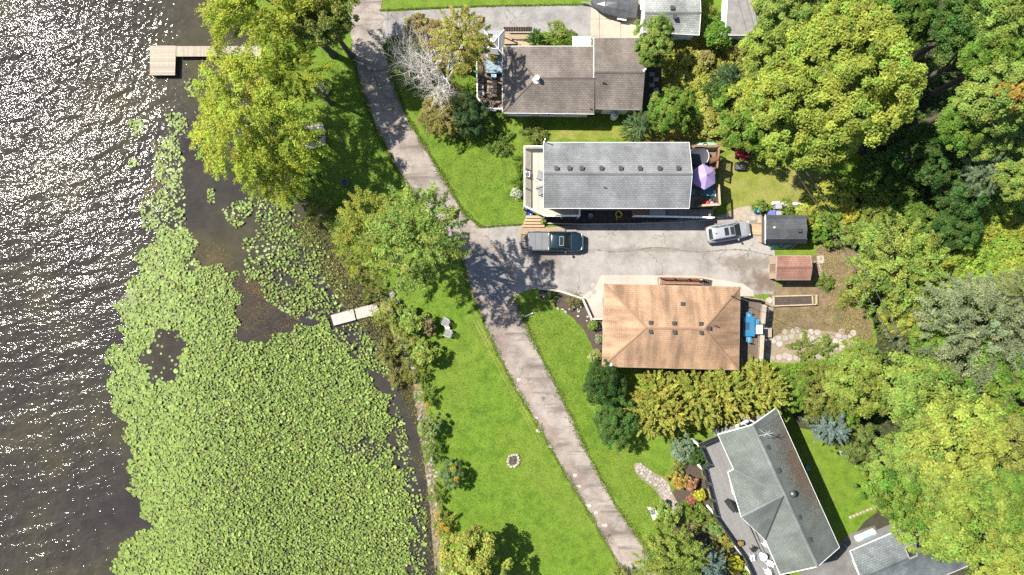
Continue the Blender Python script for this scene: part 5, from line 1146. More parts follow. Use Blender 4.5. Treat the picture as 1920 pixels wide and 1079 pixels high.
def pad_points():
    sp = .152; xs = np.arange(-43, -8, sp); ys = np.arange(-32, 22, sp * .87)
    X, Y = np.meshgrid(xs, ys); X = X + (np.arange(len(ys)) % 2)[:, None] * sp * .5
    X = (X + rs.uniform(-.085, .085, X.shape)).ravel(); Y = (Y + rs.uniform(-.085, .085, Y.shape)).ravel()
    prob = np.zeros(len(X))
    for p, w_ in sparse: prob = np.maximum(prob, inside_np(X, Y, p) * w_ * .85)
    for p in mid: prob = np.maximum(prob, inside_np(X, Y, p) * .58)
    # ragged outline for the dense bed
    wx = X + .35 * np.sin(Y * 2.3 + np.sin(X * 1.7)) + .2 * np.sin(Y * 6.1 + X * 3); wy = Y + .35 * np.sin(X * 2.1 + 1.2 * np.sin(Y * 1.3))
    gap_ = np.sin(X * 1.9 + 2 * np.sin(Y * 1.3)) * np.sin(Y * 2.2 + 1.5 * np.sin(X * 1.1)) + .6 * np.sin(X * 5.1 + Y * 3.3) * np.sin(Y * 4.7 - X * 2.9)
    prob = np.maximum(prob, inside_np(wx, wy, dense[0]) * np.clip(.93 - .34 * np.clip(gap_ - .25, 0, 1), .2, .95))
    for hi, h in enumerate(holes): prob[inside_np(wx, wy, h)] *= (.03, .3, .1, .1)[hi]
    patch = .5 + .5 * np.sin(X * .9 + 1.7 * np.sin(Y * .8)) * np.sin(Y * 1.1 + 1.2 * np.sin(X * .7))
    prob = np.where(inside_np(wx, wy, dense[0]), prob, prob * (.25 + 1.15 * patch))
    dock = PL([(612, 590), (706, 566), (716, 592), (622, 618)], Z_LAKE); prob[inside_np(X, Y, dock)] = 0
    k = rs.rand(len(X)) < prob; return X[k], Y[k], prob[k]
PX, PY, PP = pad_points()
def pad_mesh(name, x, y, r, tilt, lift, n=9):
    m = len(x); a = rs.uniform(0, 6.28, m)[:, None] + np.linspace(.18, 6.28 - .18, n)[None, :]
    rr = r[:, None] * (1 + rs.uniform(-.07, .07, (m, n))); lx, ly = rr * np.cos(a), rr * np.sin(a)
    tx, ty = rs.normal(0, tilt)[:, None] if False else rs.normal(size=m)[:, None] * tilt[:, None], rs.normal(size=m)[:, None] * tilt[:, None]
    zl = lake_z(x, y) if m > 1 else np.array([Z_LAKE]); z = zl[:, None] + .016 + lift[:, None] + tx * lx + ty * ly + r[:, None] * (np.abs(tx) + np.abs(ty)) + np.where(lift > .03, .25, .04)[:, None] * rr
    ring = np.stack([x[:, None] + lx, y[:, None] + ly, z], 2)
    cen = np.stack([x, y, zl + .012 + lift + r * (np.abs(tx) + np.abs(ty))[:, 0]], 1)[:, None, :]
    co = np.concatenate([cen, ring], 1).reshape(-1, 3)
    b = np.arange(m)[:, None, None] * (n + 1); k = np.arange(1, n)
    tri = np.stack([np.zeros(n - 1, int), k, k + 1], 1)[None] + b
    ct = np.clip(rs.normal(.55, .13, m) + np.where(rs.rand(m) < .07, -.55, 0), 0, 1); cv = np.clip(rs.normal(.5, .22, m), 0, 1)
    me = fast_mesh(name, co, tri.reshape(-1, 3), {'tint': np.repeat(ct, n + 1), 'val': np.repeat(cv, n + 1)}, False); me.materials.append(M_PAD); return me
big = np.clip((PX + 36) / 10, 0, 1)          # leaves stand higher out of the water towards the shore
nP = len(PX); rad = np.clip(rs.lognormal(-2.42, .30, nP), .045, .2) * np.where(PX < -33, 1.12, 1.0)
stand = (rs.rand(nP) < .15 + .55 * big)
lift = np.where(stand, rs.uniform(.02, .22, nP), 0) * (.4 + .6 * big); tilt = np.where(stand, .30, .03) * (.5 + .5 * big)
# the 300 pads that lie most freely are pieces of their own; the rest of the bed is one mass
free = np.argsort(PP + rs.rand(nP) * .05)[:300]; rest = np.setdiff1d(np.arange(nP), free)
o = link('lily_pads', pad_mesh('lily_pads', PX[rest], PY[rest], rad[rest], tilt[rest], lift[rest])); o.color = (.120, .158, .036, 1); stuff(o, 'dense bed of round green lily pads covering the shallow water', 'lily pads')
pads = [pad_mesh('lily_pad', np.zeros(1), np.zeros(1), np.array([1.0]), np.array([.01]), np.array([0.0]), 12) for _ in range(4)]
for j, i in enumerate(free):
    o = link('lily_pad', pads[j % 4]); o.location = (PX[i], PY[i], float(lake_z(PX[i], PY[i])) + .02 - rad[i] * 1.15 * Z_LAKE); s_ = rad[i] * 1.15; o.scale = (s_, s_, s_); o.rotation_euler = (0, 0, rs.uniform(0, 6.28)); o.color = (.15, .19, .06, 1)
    tag(o, 'single round lily pad floating loose in the open water outside the dense bed', 'lily pad', 'loose lily pads')
def weed_mat_area(pts, n, seed, col): return scatter_leaves('water_weed', [(p.x, p.y) for p in PL(pts, Z_LAKE)], n, seed, .0, .05, .10, WLAB[seed], 'water weed', col, asp=.13, zf=Z_LAKE + .004, up=2.0)
WLAB = {51: 'brown weed mat on the water right of the narrow lily neck', 52: 'dark brown weed mat left of the floating dock', 53: 'brown weed showing in the round gap of the lily bed', 54: 'straw coloured weed streak by the upper lily clusters', 55: 'pale weed froth at the left edge of the lily bed'}
weed_mat_area([(440, 540), (500, 520), (570, 580), (560, 610), (510, 632), (462, 640), (446, 600)], 2600, 51, (.16, .10, .045)); weed_mat_area([(360, 440), (420, 460), (450, 500), (500, 560), (450, 540), (400, 500), (366, 480)], 1500, 52, (.15, .10, .05)); weed_mat_area([(270, 665), (290, 630), (335, 616), (342, 652), (330, 690), (308, 716), (284, 702)], 600, 53, (.06, .045, .025)); weed_mat_area([(282, 262), (296, 262), (318, 320), (300, 370), (262, 380), (268, 360), (292, 330)], 700, 54, (.30, .25, .12)); weed_mat_area([(225, 560), (250, 535), (256, 560), (246, 592), (232, 586)], 500, 55, (.40, .38, .30))
# ------------------------------------------------------------------ vehicles
def ring(x, hw, z0, z1, rc=.18, bulge=.04, n=4):
    """rounded cross-section of a car body at station x"""
    pts = []
    for sy, sz, a0 in ((1, 1, 0), (-1, 1, 90), (-1, -1, 180), (1, -1, 270)):
        r = min(rc, hw * .45, (z1 - z0) * .45) if sz > 0 else .06
        for k in range(n):
            a = math.radians(a0 + 90 * k / (n - 1)); cy = sy * (hw - r); cz = (z1 - r) if sz > 0 else (z0 + r)
            pts.append((x, cy + r * math.cos(a), cz + r * math.sin(a)))
    return pts
def car_wheels(root, xs, y, r=.38, w=.26):
    M_T = pm('tyre_rubber', (.03, .03, .03), rough=.85); M_R = pm('alloy', (.45, .45, .47), rough=.3, metal=.8)
    for x in xs:
        for s in (-1, 1):
            t = MB(); t.tube([(x, s * (y - w / 2), r), (x, s * (y - w / 2 + .04), r), (x, s * (y + w / 2 - .04), r), (x, s * (y + w / 2), r)], [r * .9, r, r, r * .9], 22); wh = t.build('wheel', M_T, root)
            m = MB().tube([(x, s * (y + w / 2 - .02), r), (x, s * (y + w / 2 + .012), r)], [r * .62, r * .58], 18)
            m.build('rim', M_R, wh)
def panel(root, name, pts, mat, parent=None, th=.02):
    """a thin shaped pane or panel through the given corners"""
    pts = [Vector(p) for p in pts]; n = (pts[1] - pts[0]).cross(pts[2] - pts[0]).normalized() * th; k = len(pts)
    m = MB(); m.add(pts + [p - n for p in pts], [tuple(range(k)), tuple(range(2 * k - 1, k - 1, -1))] + [(i, i + k, (i + 1) % k + k, (i + 1) % k) for i in range(k)]); return m.build(name, mat, parent or root)
M_LAMP = pm('lamp_glass', (.75, .75, .72), rough=.1, bump=0); M_TAIL = pm('tail_red', (.35, .02, .02), rough=.2, bump=0)
M_GREYM = pm('sunroof_seal', (.5, .5, .5), rough=.4)
tr = thing('pickup_truck', 'dark teal crew cab pickup truck with grey folding bed cover on the driveway', 'truck')
M_TEAL = pm('teal_paint', (.009, .026, .036), (.007, .021, .030), 1.2, .22, 0, coat=.6); M_BLK = pm('black_plastic', (.03, .03, .03), rough=.6)
b = MB(); b.loft([ring(-2.78, .90, .62, 1.22), ring(-2.70, .97, .50, 1.30), ring(-1.2, 1.0, .42, 1.32), ring(1.0, 1.0, .42, 1.30), ring(1.45, 1.0, .42, 1.24, .22), ring(2.35, .97, .45, 1.17, .24), ring(2.72, .88, .5, 1.08, .24), ring(2.86, .72, .55, .98, .2)]); b.build('body', M_TEAL, tr, True)
b = MB(); b.loft([ring(-.62, .80, 1.25, 1.34, .05), ring(-.50, .78, 1.25, 1.80, .16), ring(-.3, .76, 1.25, 1.88, .18), ring(.75, .75, 1.25, 1.89, .18), ring(.95, .76, 1.25, 1.84, .16), ring(1.62, .84, 1.20, 1.27, .05)]); b.build('cab', M_TEAL, tr, True)
panel(tr, 'windshield', [(1.60, .70, 1.30), (1.00, .62, 1.845), (1.00, -.62, 1.845), (1.60, -.70, 1.30)][::-1], M_GLASS)
panel(tr, 'rear_window', [(-.645, .62, 1.38), (-.645, -.62, 1.38), (-.525, -.58, 1.78), (-.525, .58, 1.78)], M_GLASS)
for s in (-1, 1):
    for x0, x1 in ((-.42, .22), (.30, .98)):
        panel(tr, 'side_window', [(x0, s * .825, 1.36), (x1 + (.28 if x0 > 0 else 0), s * .83, 1.36), (x1, s * .775, 1.74), (x0, s * .78, 1.74)][::s], M_GLASS)
    m = MB().box(1.12, s * 1.10, 1.33, .14, .24, .2); m.beam((1.15, s * .86, 1.28), (1.13, s * 1.02, 1.3), .06, .05); m.build('mirror', M_BLK, tr)
    MB().box(2.74, s * .66, .95, .14, .3, .16).build('headlight', M_LAMP, tr); MB().box(-2.77, s * .82, 1.05, .06, .14, .34).build('tail_light', M_TAIL, tr)
    MB().beam((-.4, s * 1.02, .42), (1.3, s * 1.02, .42), .16, .07).build('running_board', M_BLK, tr)
    for x in (-1.75, 1.85): MB().tube([(x - .52, s * .985, .5), (x - .38, s * 1.0, .82), (x, s * 1.01, .95), (x + .38, s * 1.0, .82), (x + .52, s * .985, .5)], .05, 6).build('wheel_arch', M_BLK, tr, True)
for i in range(6): MB().beam((-.25, -.55 + .22 * i, 1.893), (.38, -.55 + .22 * i, 1.893), .03, .025).build('roof_rib', M_TEAL, tr)
sr = MB().box(.66, 0, 1.895, .44, .92, .03).build('sunroof', M_GREYM, tr); MB().box(.66, 0, 1.90, .38, .85, .035).build('pane', M_GLASS, sr)
M_TON = pm('tonneau_vinyl', (.17, .175, .19), (.14, .145, .16), 2, .5, .1)
for i in range(3): MB().box(-2.33 + i * .69, 0, 1.335, .67, 1.74, .06).build('bed_cover_panel', M_TON, tr)
for s in (-1, 1): MB().beam((-2.72, s * .93, 1.325), (-.66, s * .93, 1.325), .08, .05).build('bed_rail', M_BLK, tr)
MB().beam((-.62, -.85, 1.36), (-.62, .85, 1.36), .05, .06).build('cab_guard', M_LAMP, tr)
b = MB().beam((2.90, -.75, .72), (2.90, .75, .72), .18, .22); b.build('front_bumper', pm('chrome', (.6, .6, .62), rough=.15, metal=1.0, bump=0), tr); MB().box(2.86, 0, .9, .06, 1.0, .2).build('grille', M_BLK, tr)
panel(tr, 'hood_edge', [(1.66, -.80, 1.265), (1.72, -.80, 1.262), (1.72, .80, 1.262), (1.66, .80, 1.265)], MATS['chrome'])
hr = MB()
for x in (-3.0, -3.15, -3.3, -3.42): hr.beam((x, -.72, .78), (x, .72, .78), .05, .05)
for y in (-.72, 0, .72): hr.beam((-3.42, y, .78), (-2.8, y, .78), .06, .06)
hr.build('hitch_rack', M_BLK, tr); car_wheels(tr, (-1.75, 1.85), .86, .40, .27)
c = P(1039.5, 453.5, .9); tr.location = (c.x, c.y, .03); tr.rotation_euler = (0, 0, math.radians(-.5))

cr = thing('parked_car', 'white crossover car with twin dark sunroof panes parked before the charcoal shed', 'car')
M_SILV = pm('pearl_paint', (.40, .42, .445), (.37, .39, .415), 1, .22, 0, coat=.5, metal=.2)
b = MB(); b.loft([ring(-2.30, .74, .55, .95, .2), ring(-2.22, .84, .45, 1.05, .22), ring(-1.6, .91, .35, 1.10, .25), ring(.4, .92, .33, 1.08, .25), ring(1.0, .91, .35, 1.02, .28), ring(1.75, .86, .4, .92, .28), ring(2.15, .70, .45, .82, .24), ring(2.28, .50, .5, .72, .15)]); b.build('body', M_SILV, cr, True)
b = MB(); b.loft([ring(-2.15, .66, 1.0, 1.10, .05), ring(-1.90, .66, 1.0, 1.48, .18), ring(-1.5, .66, 1.0, 1.62, .2), ring(-.2, .66, 1.0, 1.66, .2), ring(.35, .64, 1.0, 1.58, .18), ring(1.12, .72, .98, 1.05, .04)]); b.build('cabin', M_SILV, cr, True)
panel(cr, 'windshield', [(1.12, -.62, 1.075), (1.12, .62, 1.075), (.40, .54, 1.60), (.40, -.54, 1.60)], M_GLASS)
panel(cr, 'rear_window', [(-2.17, .55, 1.14), (-2.17, -.55, 1.14), (-1.90, -.52, 1.50), (-1.90, .52, 1.50)], M_GLASS)
for x in (-.45, .12): panel(cr, 'sunroof', [(x - .23, -.40, 1.672 - .03 * (x > 0)), (x + .20, -.40, 1.672 - .045 * (x > 0)), (x + .20, .40, 1.672 - .045 * (x > 0)), (x - .23, .40, 1.672 - .03 * (x > 0))], M_GLASS)
for s in (-1, 1):
    for x0, x1 in ((-1.75, -1.0), (-.92, -.2), (-.12, .62)): panel(cr, 'side_window', [(x0, s * .71, 1.12), (x1 + (.22 if x1 > .5 else 0), s * .735, 1.10), (x1 - .1, s * .685, 1.46), (x0 + .1, s * .685, 1.48)][::s], M_GLASS)
    MB().tube([(-1.75, s * .58, 1.60), (-1.4, s * .58, 1.69), (.1, s * .57, 1.70), (.35, s * .56, 1.63)], .022, 6).build('roof_rail', pm('rail_metal', (.35, .35, .36), rough=.3, metal=.7), cr)
    MB().box(.78, s * .98, 1.08, .12, .2, .14).build('mirror', M_SILV, cr); MB().box(2.05, s * .62, .76, .24, .2, .1).build('headlight', M_LAMP, cr); MB().box(-2.26, s * .68, .92, .08, .26, .14).build('tail_light', M_TAIL, cr)
MB().box(-1.55, 0, 1.66, .14, .06, .1).build('roof_antenna', M_BLK, cr); car_wheels(cr, (-1.42, 1.38), .80, .35, .22)
c = P(1366, 434.5, .8); cr.location = (c.x, c.y, .03); cr.rotation_euler = (0, 0, math.radians(9.5))

bt = thing('covered_boat', 'boat under a charcoal tarpaulin on the concrete pad by the garage', 'boat', P(1153, 18))
M_TARP = pm('charcoal_tarp', (.11, .115, .125), (.07, .073, .08), 1.6, .38, .5, 3)
hull = MB(); st = [(-2.65, .05, 1.25), (-2.1, .55, 1.4), (-1.2, .95, 1.55), (0, 1.1, 1.75), (1.2, 1.1, 1.6), (2.15, 1.0, 1.35)]
q = random.Random(3); rings_ = []
for x, hw, zt in st:
    rings_.append([(x, -hw * .6, .55), (x, -hw, .85), (x + q.uniform(-.04, .04), -hw * .97, 1.1 + q.uniform(-.03, .05)), (x, -hw * .5, 1.1 + (zt - 1.1) * .7 + q.uniform(-.05, .05)), (x, 0, zt), (x, hw * .5, 1.1 + (zt - 1.1) * .7 + q.uniform(-.05, .05)), (x, hw * .97, 1.1), (x, hw, .85), (x, hw * .6, .55)])
hull.loft(rings_); hull.build('tarpaulin', M_TARP, None, False).parent = bt
for x in (-1.2, 0, 1.2): 
    m = MB().tube([(x, -1.0, 1.12), (x, -.5, 1.42), (x, 0, 1.78 - .12 * abs(x)), (x, .5, 1.42), (x, 1.0, 1.12)], .03, 5); m.build('tarp_seam', M_TARP, None).parent = bt
m = MB().beam((-3.6, 0, .45), (2.0, 0, .45), .1, .1); m.beam((-.2, -1.0, .4), (2.1, -1.0, .4), .1, .1); m.beam((-.2, 1.0, .4), (2.1, 1.0, .4), .1, .1); m.beam((-2.9, 0, .45), (-.2, -1, .4), .08, .08); m.beam((-2.9, 0, .45), (-.2, 1, .4), .08, .08); m.build('trailer', pm('galvanised_trailer', (.5, .5, .5), rough=.4, metal=.6), None).parent = bt
for s in (-1, 1):
    m = MB().tube([(.8, s * 1.1 - .1, .3), (.8, s * 1.1 + .1, .3)], .3, 16); m.build('wheel', pm('tyre_rubber', (.03, .03, .03)), None).parent = bt
    MB().box(.8, s * 1.15, .68, .95, .26, .05).build('fender', pm('white_fender', (.75, .75, .72)), None).parent = bt
bt.rotation_euler = (0, 0, math.radians(-9))

# ------------------------------------------------------------------ docks on the lake
ZJ = .15
M_DOCK = pm('jetty_boards', (.44, .385, .305), (.35, .30, .24), 5, .85, .3, var=.14)
MATS['jetty_boards'] = M_DOCK
jt = thing('jetty', 'pale wooden L shaped jetty reaching into the lake from the feathery trees', 'jetty', P(306, 114, Z_LAKE))
planks(jt, PL([(281, 86), (330, 86), (328, 141.5), (281, 141.5)], ZJ), 0, .16, ZJ, M_DOCK)
for i in range(60):
    a = 330.5 + i * 2.66; MB().prism(PL([(a, 87), (a + 2.45, 87), (a + 2.45, 106.5), (a, 106)], ZJ), ZJ - .035, ZJ + .002).build('plank', M_DOCK, jt)
for a, b in (((282, 87), (328, 87)), ((282, 140), (327, 140)), ((330, 88), (488, 88)), ((330, 105), (488, 105))): MB().beam(P(*a, ZJ - .11), P(*b, ZJ - .11), .08, .14).build('joist', M_DECKPALE, jt)
for px, py in ((283, 88), (327, 88), (283, 139), (326, 139), (360, 89), (360, 104), (400, 89), (400, 104), (440, 89), (440, 104), (480, 89), (480, 104)):
    p = P(px, py, ZJ); MB().cyl(p.x, p.y, -2.2, ZJ - .04, .08, 8).build('pile', M_BARK, jt)
for nm_, pts, lb in ((0, [(620, 592), (662, 580), (667, 600), (626, 611)], 'outer section of the small pale floating dock among the lilies'), (1, [(664.5, 579.5), (706, 569), (711, 589.5), (669.5, 599)], 'inner section of the small pale floating dock nearest the bank')):
    z = -.15; pl = PL(pts, z); c = sum(pl, Vector((0, 0, 0))) / 4
    fd = thing('floating_dock', lb, 'dock', (c.x, c.y, Z_LAKE), 'sections of the floating dock'); d = pl[1] - pl[0]; planks(fd, pl, math.atan2(d.y, d.x) + math.pi / 2, .30, z, pm('bleached_boards', (.50, .45, .40), (.42, .375, .33), 5, .85, .3, var=.1), .006)
    MB().prism(inset(pl, .04), z - .25, z - .04).build('dock_frame', M_DECKPALE, fd)
    for k_ in (0, 2): MB().tube([pl[k_] - Vector((0, 0, .3)), pl[(k_ + 1) % 4] - Vector((0, 0, .3))], .14, 8).build('float', M_BLK, fd)

# ------------------------------------------------------------------ garden furniture
def place(o, px, py, rz=0, z=0.0):
    c = P(px, py, z); o.location = (c.x, c.y, max(z, 0)); o.rotation_euler = (0, 0, math.radians(rz)); return o
def lounge_chair(label, mat, group=None, name='garden_chair', frame=None):
    t = thing(name, label, 'chair', group=group); fm = frame or mat
    for i in range(5): MB().beam((-.28, -.24 + .12 * i, .36), (.30, -.24 + .12 * i, .42), .10, .03).build('seat_slat', mat, t)
    for i in range(5): MB().beam((-.26, -.24 + .12 * i, .36), (-.52, -.26 + .13 * i, .95 + .05 * (2 - abs(i - 2))), .10, .03).build('back_slat', mat, t)
    for s in (-1, 1):
        MB().beam((-.36, s * .36, .60), (.36, s * .36, .58), .13, .03).build('armrest', fm, t)
        MB().beam((.32, s * .33, 0), (.32, s * .33, .57), .08, .06).build('leg', fm, t); MB().beam((-.48, s * .30, 0), (-.30, s * .31, .60), .08, .06).build('leg', fm, t)
    return t
def side_chair(label, mat, seat=None, group=None, name='patio_chair'):
    t = thing(name, label, 'chair', group=group)
    MB().box(0, 0, .44, .46, .46, .05).build('seat', seat or mat, t); m = MB()
    for i in range(4): m.beam((-.21, -.15 + .1 * i, .47), (-.27, -.15 + .1 * i, .88), .07, .02)
    m.beam((-.27, -.22, .9), (-.27, .22, .9), .05, .06); m.build('backrest', mat, t)
    for sx in (-1, 1):
        for sy in (-1, 1): MB().beam((sx * .19, sy * .19, .42), (sx * .22, sy * .22, 0), .04, .04).build('leg', mat, t)
    for s in (-1, 1): MB().beam((-.22, s * .24, .64), (.2, s * .24, .64), .05, .03).build('armrest', mat, t)
    return t
def table(label, w, d, h, mat, round_=False, name='patio_table', slats=0, legmat=None):
    t = thing(name, label, 'table')
    if round_: MB().cyl(0, 0, h - .03, h, w / 2, 28).build('tabletop', mat, t); MB().cyl(0, 0, .03, h - .03, .04, 10).build('pedestal', legmat or mat, t); MB().cyl(0, 0, 0, .03, w * .28, 16).build('base', legmat or mat, t)
    else:
        if slats:
            for i in range(slats): MB().box(0, -d / 2 + (i + .5) * d / slats, h - .02, w, d / slats * .88, .04).build('slat', mat, t)
        else: MB().box(0, 0, h - .02, w, d, .04).build('tabletop', mat, t)
        for sx in (-1, 1):
            for sy in (-1, 1): MB().box(sx * (w / 2 - .06), sy * (d / 2 - .06), (h - .04) / 2, .06, .06, h - .04).build('leg', legmat or mat, t)
    return t
M_GREYP = pm('grey_plastic', (.50, .50, .50), (.44, .44, .44), 3, .5, .05); M_BLUE = pm('blue_plastic', (.05, .24, .42), (.04, .20, .36), 3, .4, .05); M_BROWNW = pm('wicker', (.10, .075, .055), rough=.7); M_REDC = pm('red_fabric', (.50, .05, .05), (.42, .04, .04), 3, .8, .2)
M_CHAIR = pm('dark_grey_resin', (.30, .30, .31), (.24, .24, .25), 3, .5, .05)
place(lounge_chair('upper grey slatted lawn chair facing the lake', M_CHAIR), 835, 603, 150); place(lounge_chair('lower grey slatted lawn chair facing the lake', M_CHAIR), 840, 624, 160); place(table('small white side table between the two lawn chairs', .45, .45, .42, M_WHITE), 839, 613, 20)
def picnic(label, L, mat):
    t = thing('picnic_table', label, 'table')
    for i in range(5): MB().box(0, -.32 + .16 * i, .74, L, .145, .04).build('top_plank', mat, t)
    for s in (-1, 1):
        for k in range(2): MB().box(0, s * (.62 + .15 * k), .44, L, .135, .04).build('seat_plank', mat, t)
        x = s * (L / 2 - .25)
        MB().beam((x, -.75, .40), (x, .75, .40), .05, .09).build('cross_beam', mat, t)
        for k in (-1, 1): MB().beam((x + .05, k * .25, .72), (x + .05, k * .6, 0), .05, .09).build('leg', mat, t)
    return t
place(picnic('weathered picnic table on the lawn beside the feathery trees', 1.25, pm('silvered_wood', (.56, .52, .46), (.42, .38, .33), 4, .85, .3, var=.15)), 604, 166, 82)
pt = thing('wooden_platform', 'slatted wooden platform on the lawn under the feathery trees', 'platform', P(578, 258))
planks(pt, PL([(556, 240), (606, 232), (610, 252), (562, 262)], .35), math.radians(14), .16, .35, MATS['silvered_wood']); planks(pt, PL([(562, 264), (610, 254), (610, 272), (566, 284)], .35), math.radians(14), .16, .35, MATS['silvered_wood'])
for px, py in ((560, 244), (604, 236), (566, 280), (607, 270)): p = P(px, py, .35); MB().box(p.x, p.y, .155, .12, .12, .31).build('leg', M_BARK, pt)
fb = thing('fire_barrel', 'round blue grey metal fire bowl on the lawn left of the road', 'fire pit', P(647, 342))
c = P(647, 342, .4); MB().lathe(c.x, c.y, [(.30, 0), (.36, .1), (.40, .45), (.43, .47), (.40, .49), (.33, .47), (.30, .2), (.05, .16)], 24).build('bowl', pm('blued_steel', (.10, .13, .17), (.07, .09, .12), 5, .5, .2), fb, True)
fp = thing('fire_pit', 'ring of pale stones around a charred fire pit in the lakeside lawn', 'fire pit', P(963, 863)); q = random.Random(8); c = P(963, 863)
MB().prism([(c.x + .55 * math.cos(a), c.y + .5 * math.sin(a)) for a in np.linspace(0, 6.2, 14)], 0, .03).build('ash', pm('ash', (.10, .085, .07), (.05, .042, .035), 6, .95, .5), fp)
for i in range(13):
    a = i / 13 * 6.283; r_ = .62 + q.uniform(-.08, .1); MB().blob((c.x + r_ * math.cos(a), c.y + r_ * math.sin(a), .09), (q.uniform(.14, .24), q.uniform(.12, .2), q.uniform(.1, .16)), i, 1).build('stone', pm('pit_stone', (.50, .45, .37), (.36, .32, .26), 4, .85, .4, var=.25), fp)
for i in range(4): MB().tube([(c.x - .2 + .1 * i, c.y - .3, .08), (c.x + .25 - .08 * i, c.y + .25, .12)], .05, 6).build('charred_log', M_BARK, fp)
gb = thing('garden_bench', 'white garden bench in front of the light green shrub by the cobble path', 'bench')
for i in range(4): MB().box(0, -.2 + .12 * i, .43, 1.5, .1, .03).build('seat_slat', M_WHITE, gb)
for i in range(3): MB().box(0, .30 + .03 * i, .55 + .13 * i, 1.5, .03, .1).build('back_slat', M_WHITE, gb)
for s in (-1, 1):
    MB().box(s * .7, -.22, .21, .06, .06, .42).build('leg', M_WHITE, gb); MB().box(s * .7, .27, .42, .06, .06, .84).build('leg', M_WHITE, gb); MB().box(s * .7, .02, .62, .06, .52, .04).build('armrest', M_WHITE, gb)
place(gb, 1223, 961, -66)
# parasol and things on the back deck of the grey house
pr = thing('parasol', 'purple six sided parasol open over the back deck of the grey house', 'parasol'); c = P(1320, 332, 5.0); HX = [(1.3 * math.cos(math.radians(60 * k + 32)), 1.3 * math.sin(math.radians(60 * k + 32))) for k in range(6)]
M_PUR = pm('purple_canvas', (.40, .30, .60), (.36, .27, .55), 2, .75, .15)
for k in range(6):
    a, b2 = HX[k], HX[(k + 1) % 6]; panel(pr, 'canopy_panel', [(a[0], a[1], 1.95), (b2[0], b2[1], 1.95), (0, 0, 2.75)], M_PUR, th=.012)
    MB().tube([(a[0], a[1], 1.94), (0, 0, 2.72)], .014, 5).build('rib', M_BLK, pr)
MB().cyl(0, 0, .05, 2.82, .03, 10).build('pole', M_WHITE, pr); MB().lathe(0, 0, [(.04, 2.74), (.05, 2.78), (.03, 2.86), (.01, 2.9)], 10).build('finial', M_BLK, pr); MB().cyl(0, 0, 0, .07, .28, 16).build('base', M_BLK, pr)
pr.location = (c.x, c.y, ZD); pr.rotation_euler = (math.radians(-4), math.radians(6), 0)
def on(o, px, py, z, rz=0):
    c = P(px, py, z); o.location = (c.x, c.y, z); o.rotation_euler = (0, 0, math.radians(rz)); return o
ht = thing('hot_tub', 'dark round hot tub on the back deck beside the grey roof', 'hot tub'); MB().lathe(0, 0, [(.95, 0), (.98, .6), (1.0, .78), (.9, .8), (.82, .74), (.2, .72)], 28).build('tub', pm('tub_shell', (.03, .034, .05), rough=.75), ht, True); MB().tube([(math.cos(a) * .97, math.sin(a) * .97, .8) for a in np.linspace(-.7, .7, 9)], .05, 8).build('rim_trim', M_GREYP, ht, True); on(ht, 1307, 296, ZD)
on(table('dark teal table below the purple parasol', 1.3, .8, .72, pm('teal_table', (.04, .14, .20), rough=.4)), 1322, 362, ZD)
on(side_chair('turquoise chair tucked against the end wall of the grey house', pm('turquoise', (.05, .33, .45), rough=.4), name='patio_chair'), 1297, 362, ZD, 0)
sf = thing('cushioned_bench', 'deck bench with red and pink cushions at the lower rail of the back deck', 'bench'); MB().box(0, 0, .2, 1.9, .55, .4).build('seat', M_BROWNW, sf)
for i, mm in enumerate((M_BROWNW, M_REDC, M_REDC, pm('pink_fabric', (.6, .35, .42)))): MB().blob((-.68 + .44 * i, 0, .47), (.22, .24, .12), i, 2, .06).build('cushion', mm, sf, True)
on(sf, 1321, 383, ZD)
cl = thing('cooler', 'white and blue cooler box at the outer corner of the back deck', 'cooler'); MB().box(0, 0, .18, .6, .4, .36).build('box', M_WHITE, cl); MB().box(0, 0, .39, .62, .42, .06).build('lid', pm('pale_blue', (.35, .48, .62), rough=.4), cl); on(cl, 1336, 364, ZD, 90)
on(side_chair('black folding chair next to the cooler box', M_BLK), 1335, 374, ZD, 90); on(side_chair('cream chair at the pink end of the cushioned bench', pm('cream_plastic', (.6, .5, .48))), 1336, 383, ZD, 90)
gl = thing('barbecue_grill', 'black barbecue grill with copper lid at the edge of the back deck', 'grill'); MB().box(0, 0, .42, .9, .5, .84).build('cart', M_BLK, gl); MB().loft([[(x, y * .28, .86 + z * .26) for y, z in ((-1, 0), (-.9, .6), (-.4, 1), (.4, 1), (.9, .6), (1, 0))] for x in (-.38, .38)]).build('lid', pm('copper_lid', (.35, .16, .07), rough=.4, metal=.4), gl); MB().box(.58, 0, .82, .26, .46, .04).build('side_shelf', M_BLK, gl); on(gl, 1334, 303, ZD, 15)
ky = thing('kayak', 'pale green kayak lying along the upper rail of the back deck', 'kayak'); rings_ = []
for x, w_, h_ in ((-1.5, .04, .06), (-1.1, .2, .2), (-.5, .33, .26), (.3, .34, .26), (1.0, .22, .2), (1.5, .05, .08)): rings_.append([(x, w_ * math.cos(a), h_ * .5 + h_ * .5 * math.sin(a)) for a in np.linspace(0, 2 * math.pi, 11)[:-1]])
MB().loft(rings_).build('hull', pm('mint_plastic', (.30, .55, .38), (.26, .48, .33), 2, .4, 0), ky, True); MB().lathe(0, 0, [(.26, .24), (.28, .29), (.22, .29), (.2, .2)], 18).build('cockpit_rim', M_BLK, ky, True); on(ky, 1321, 274, ZD - 1.0, 6)
ky2 = copy_tree(ky); ky2['label'] = 'teal kayak lying in the shade along the charcoal shed'; ky2.children[0].data = ky2.children[0].data.copy(); ky2.children[0].data.materials[0] = pm('teal_plastic', (.06, .30, .24), rough=.4); place(ky2, 1462, 461, 4)
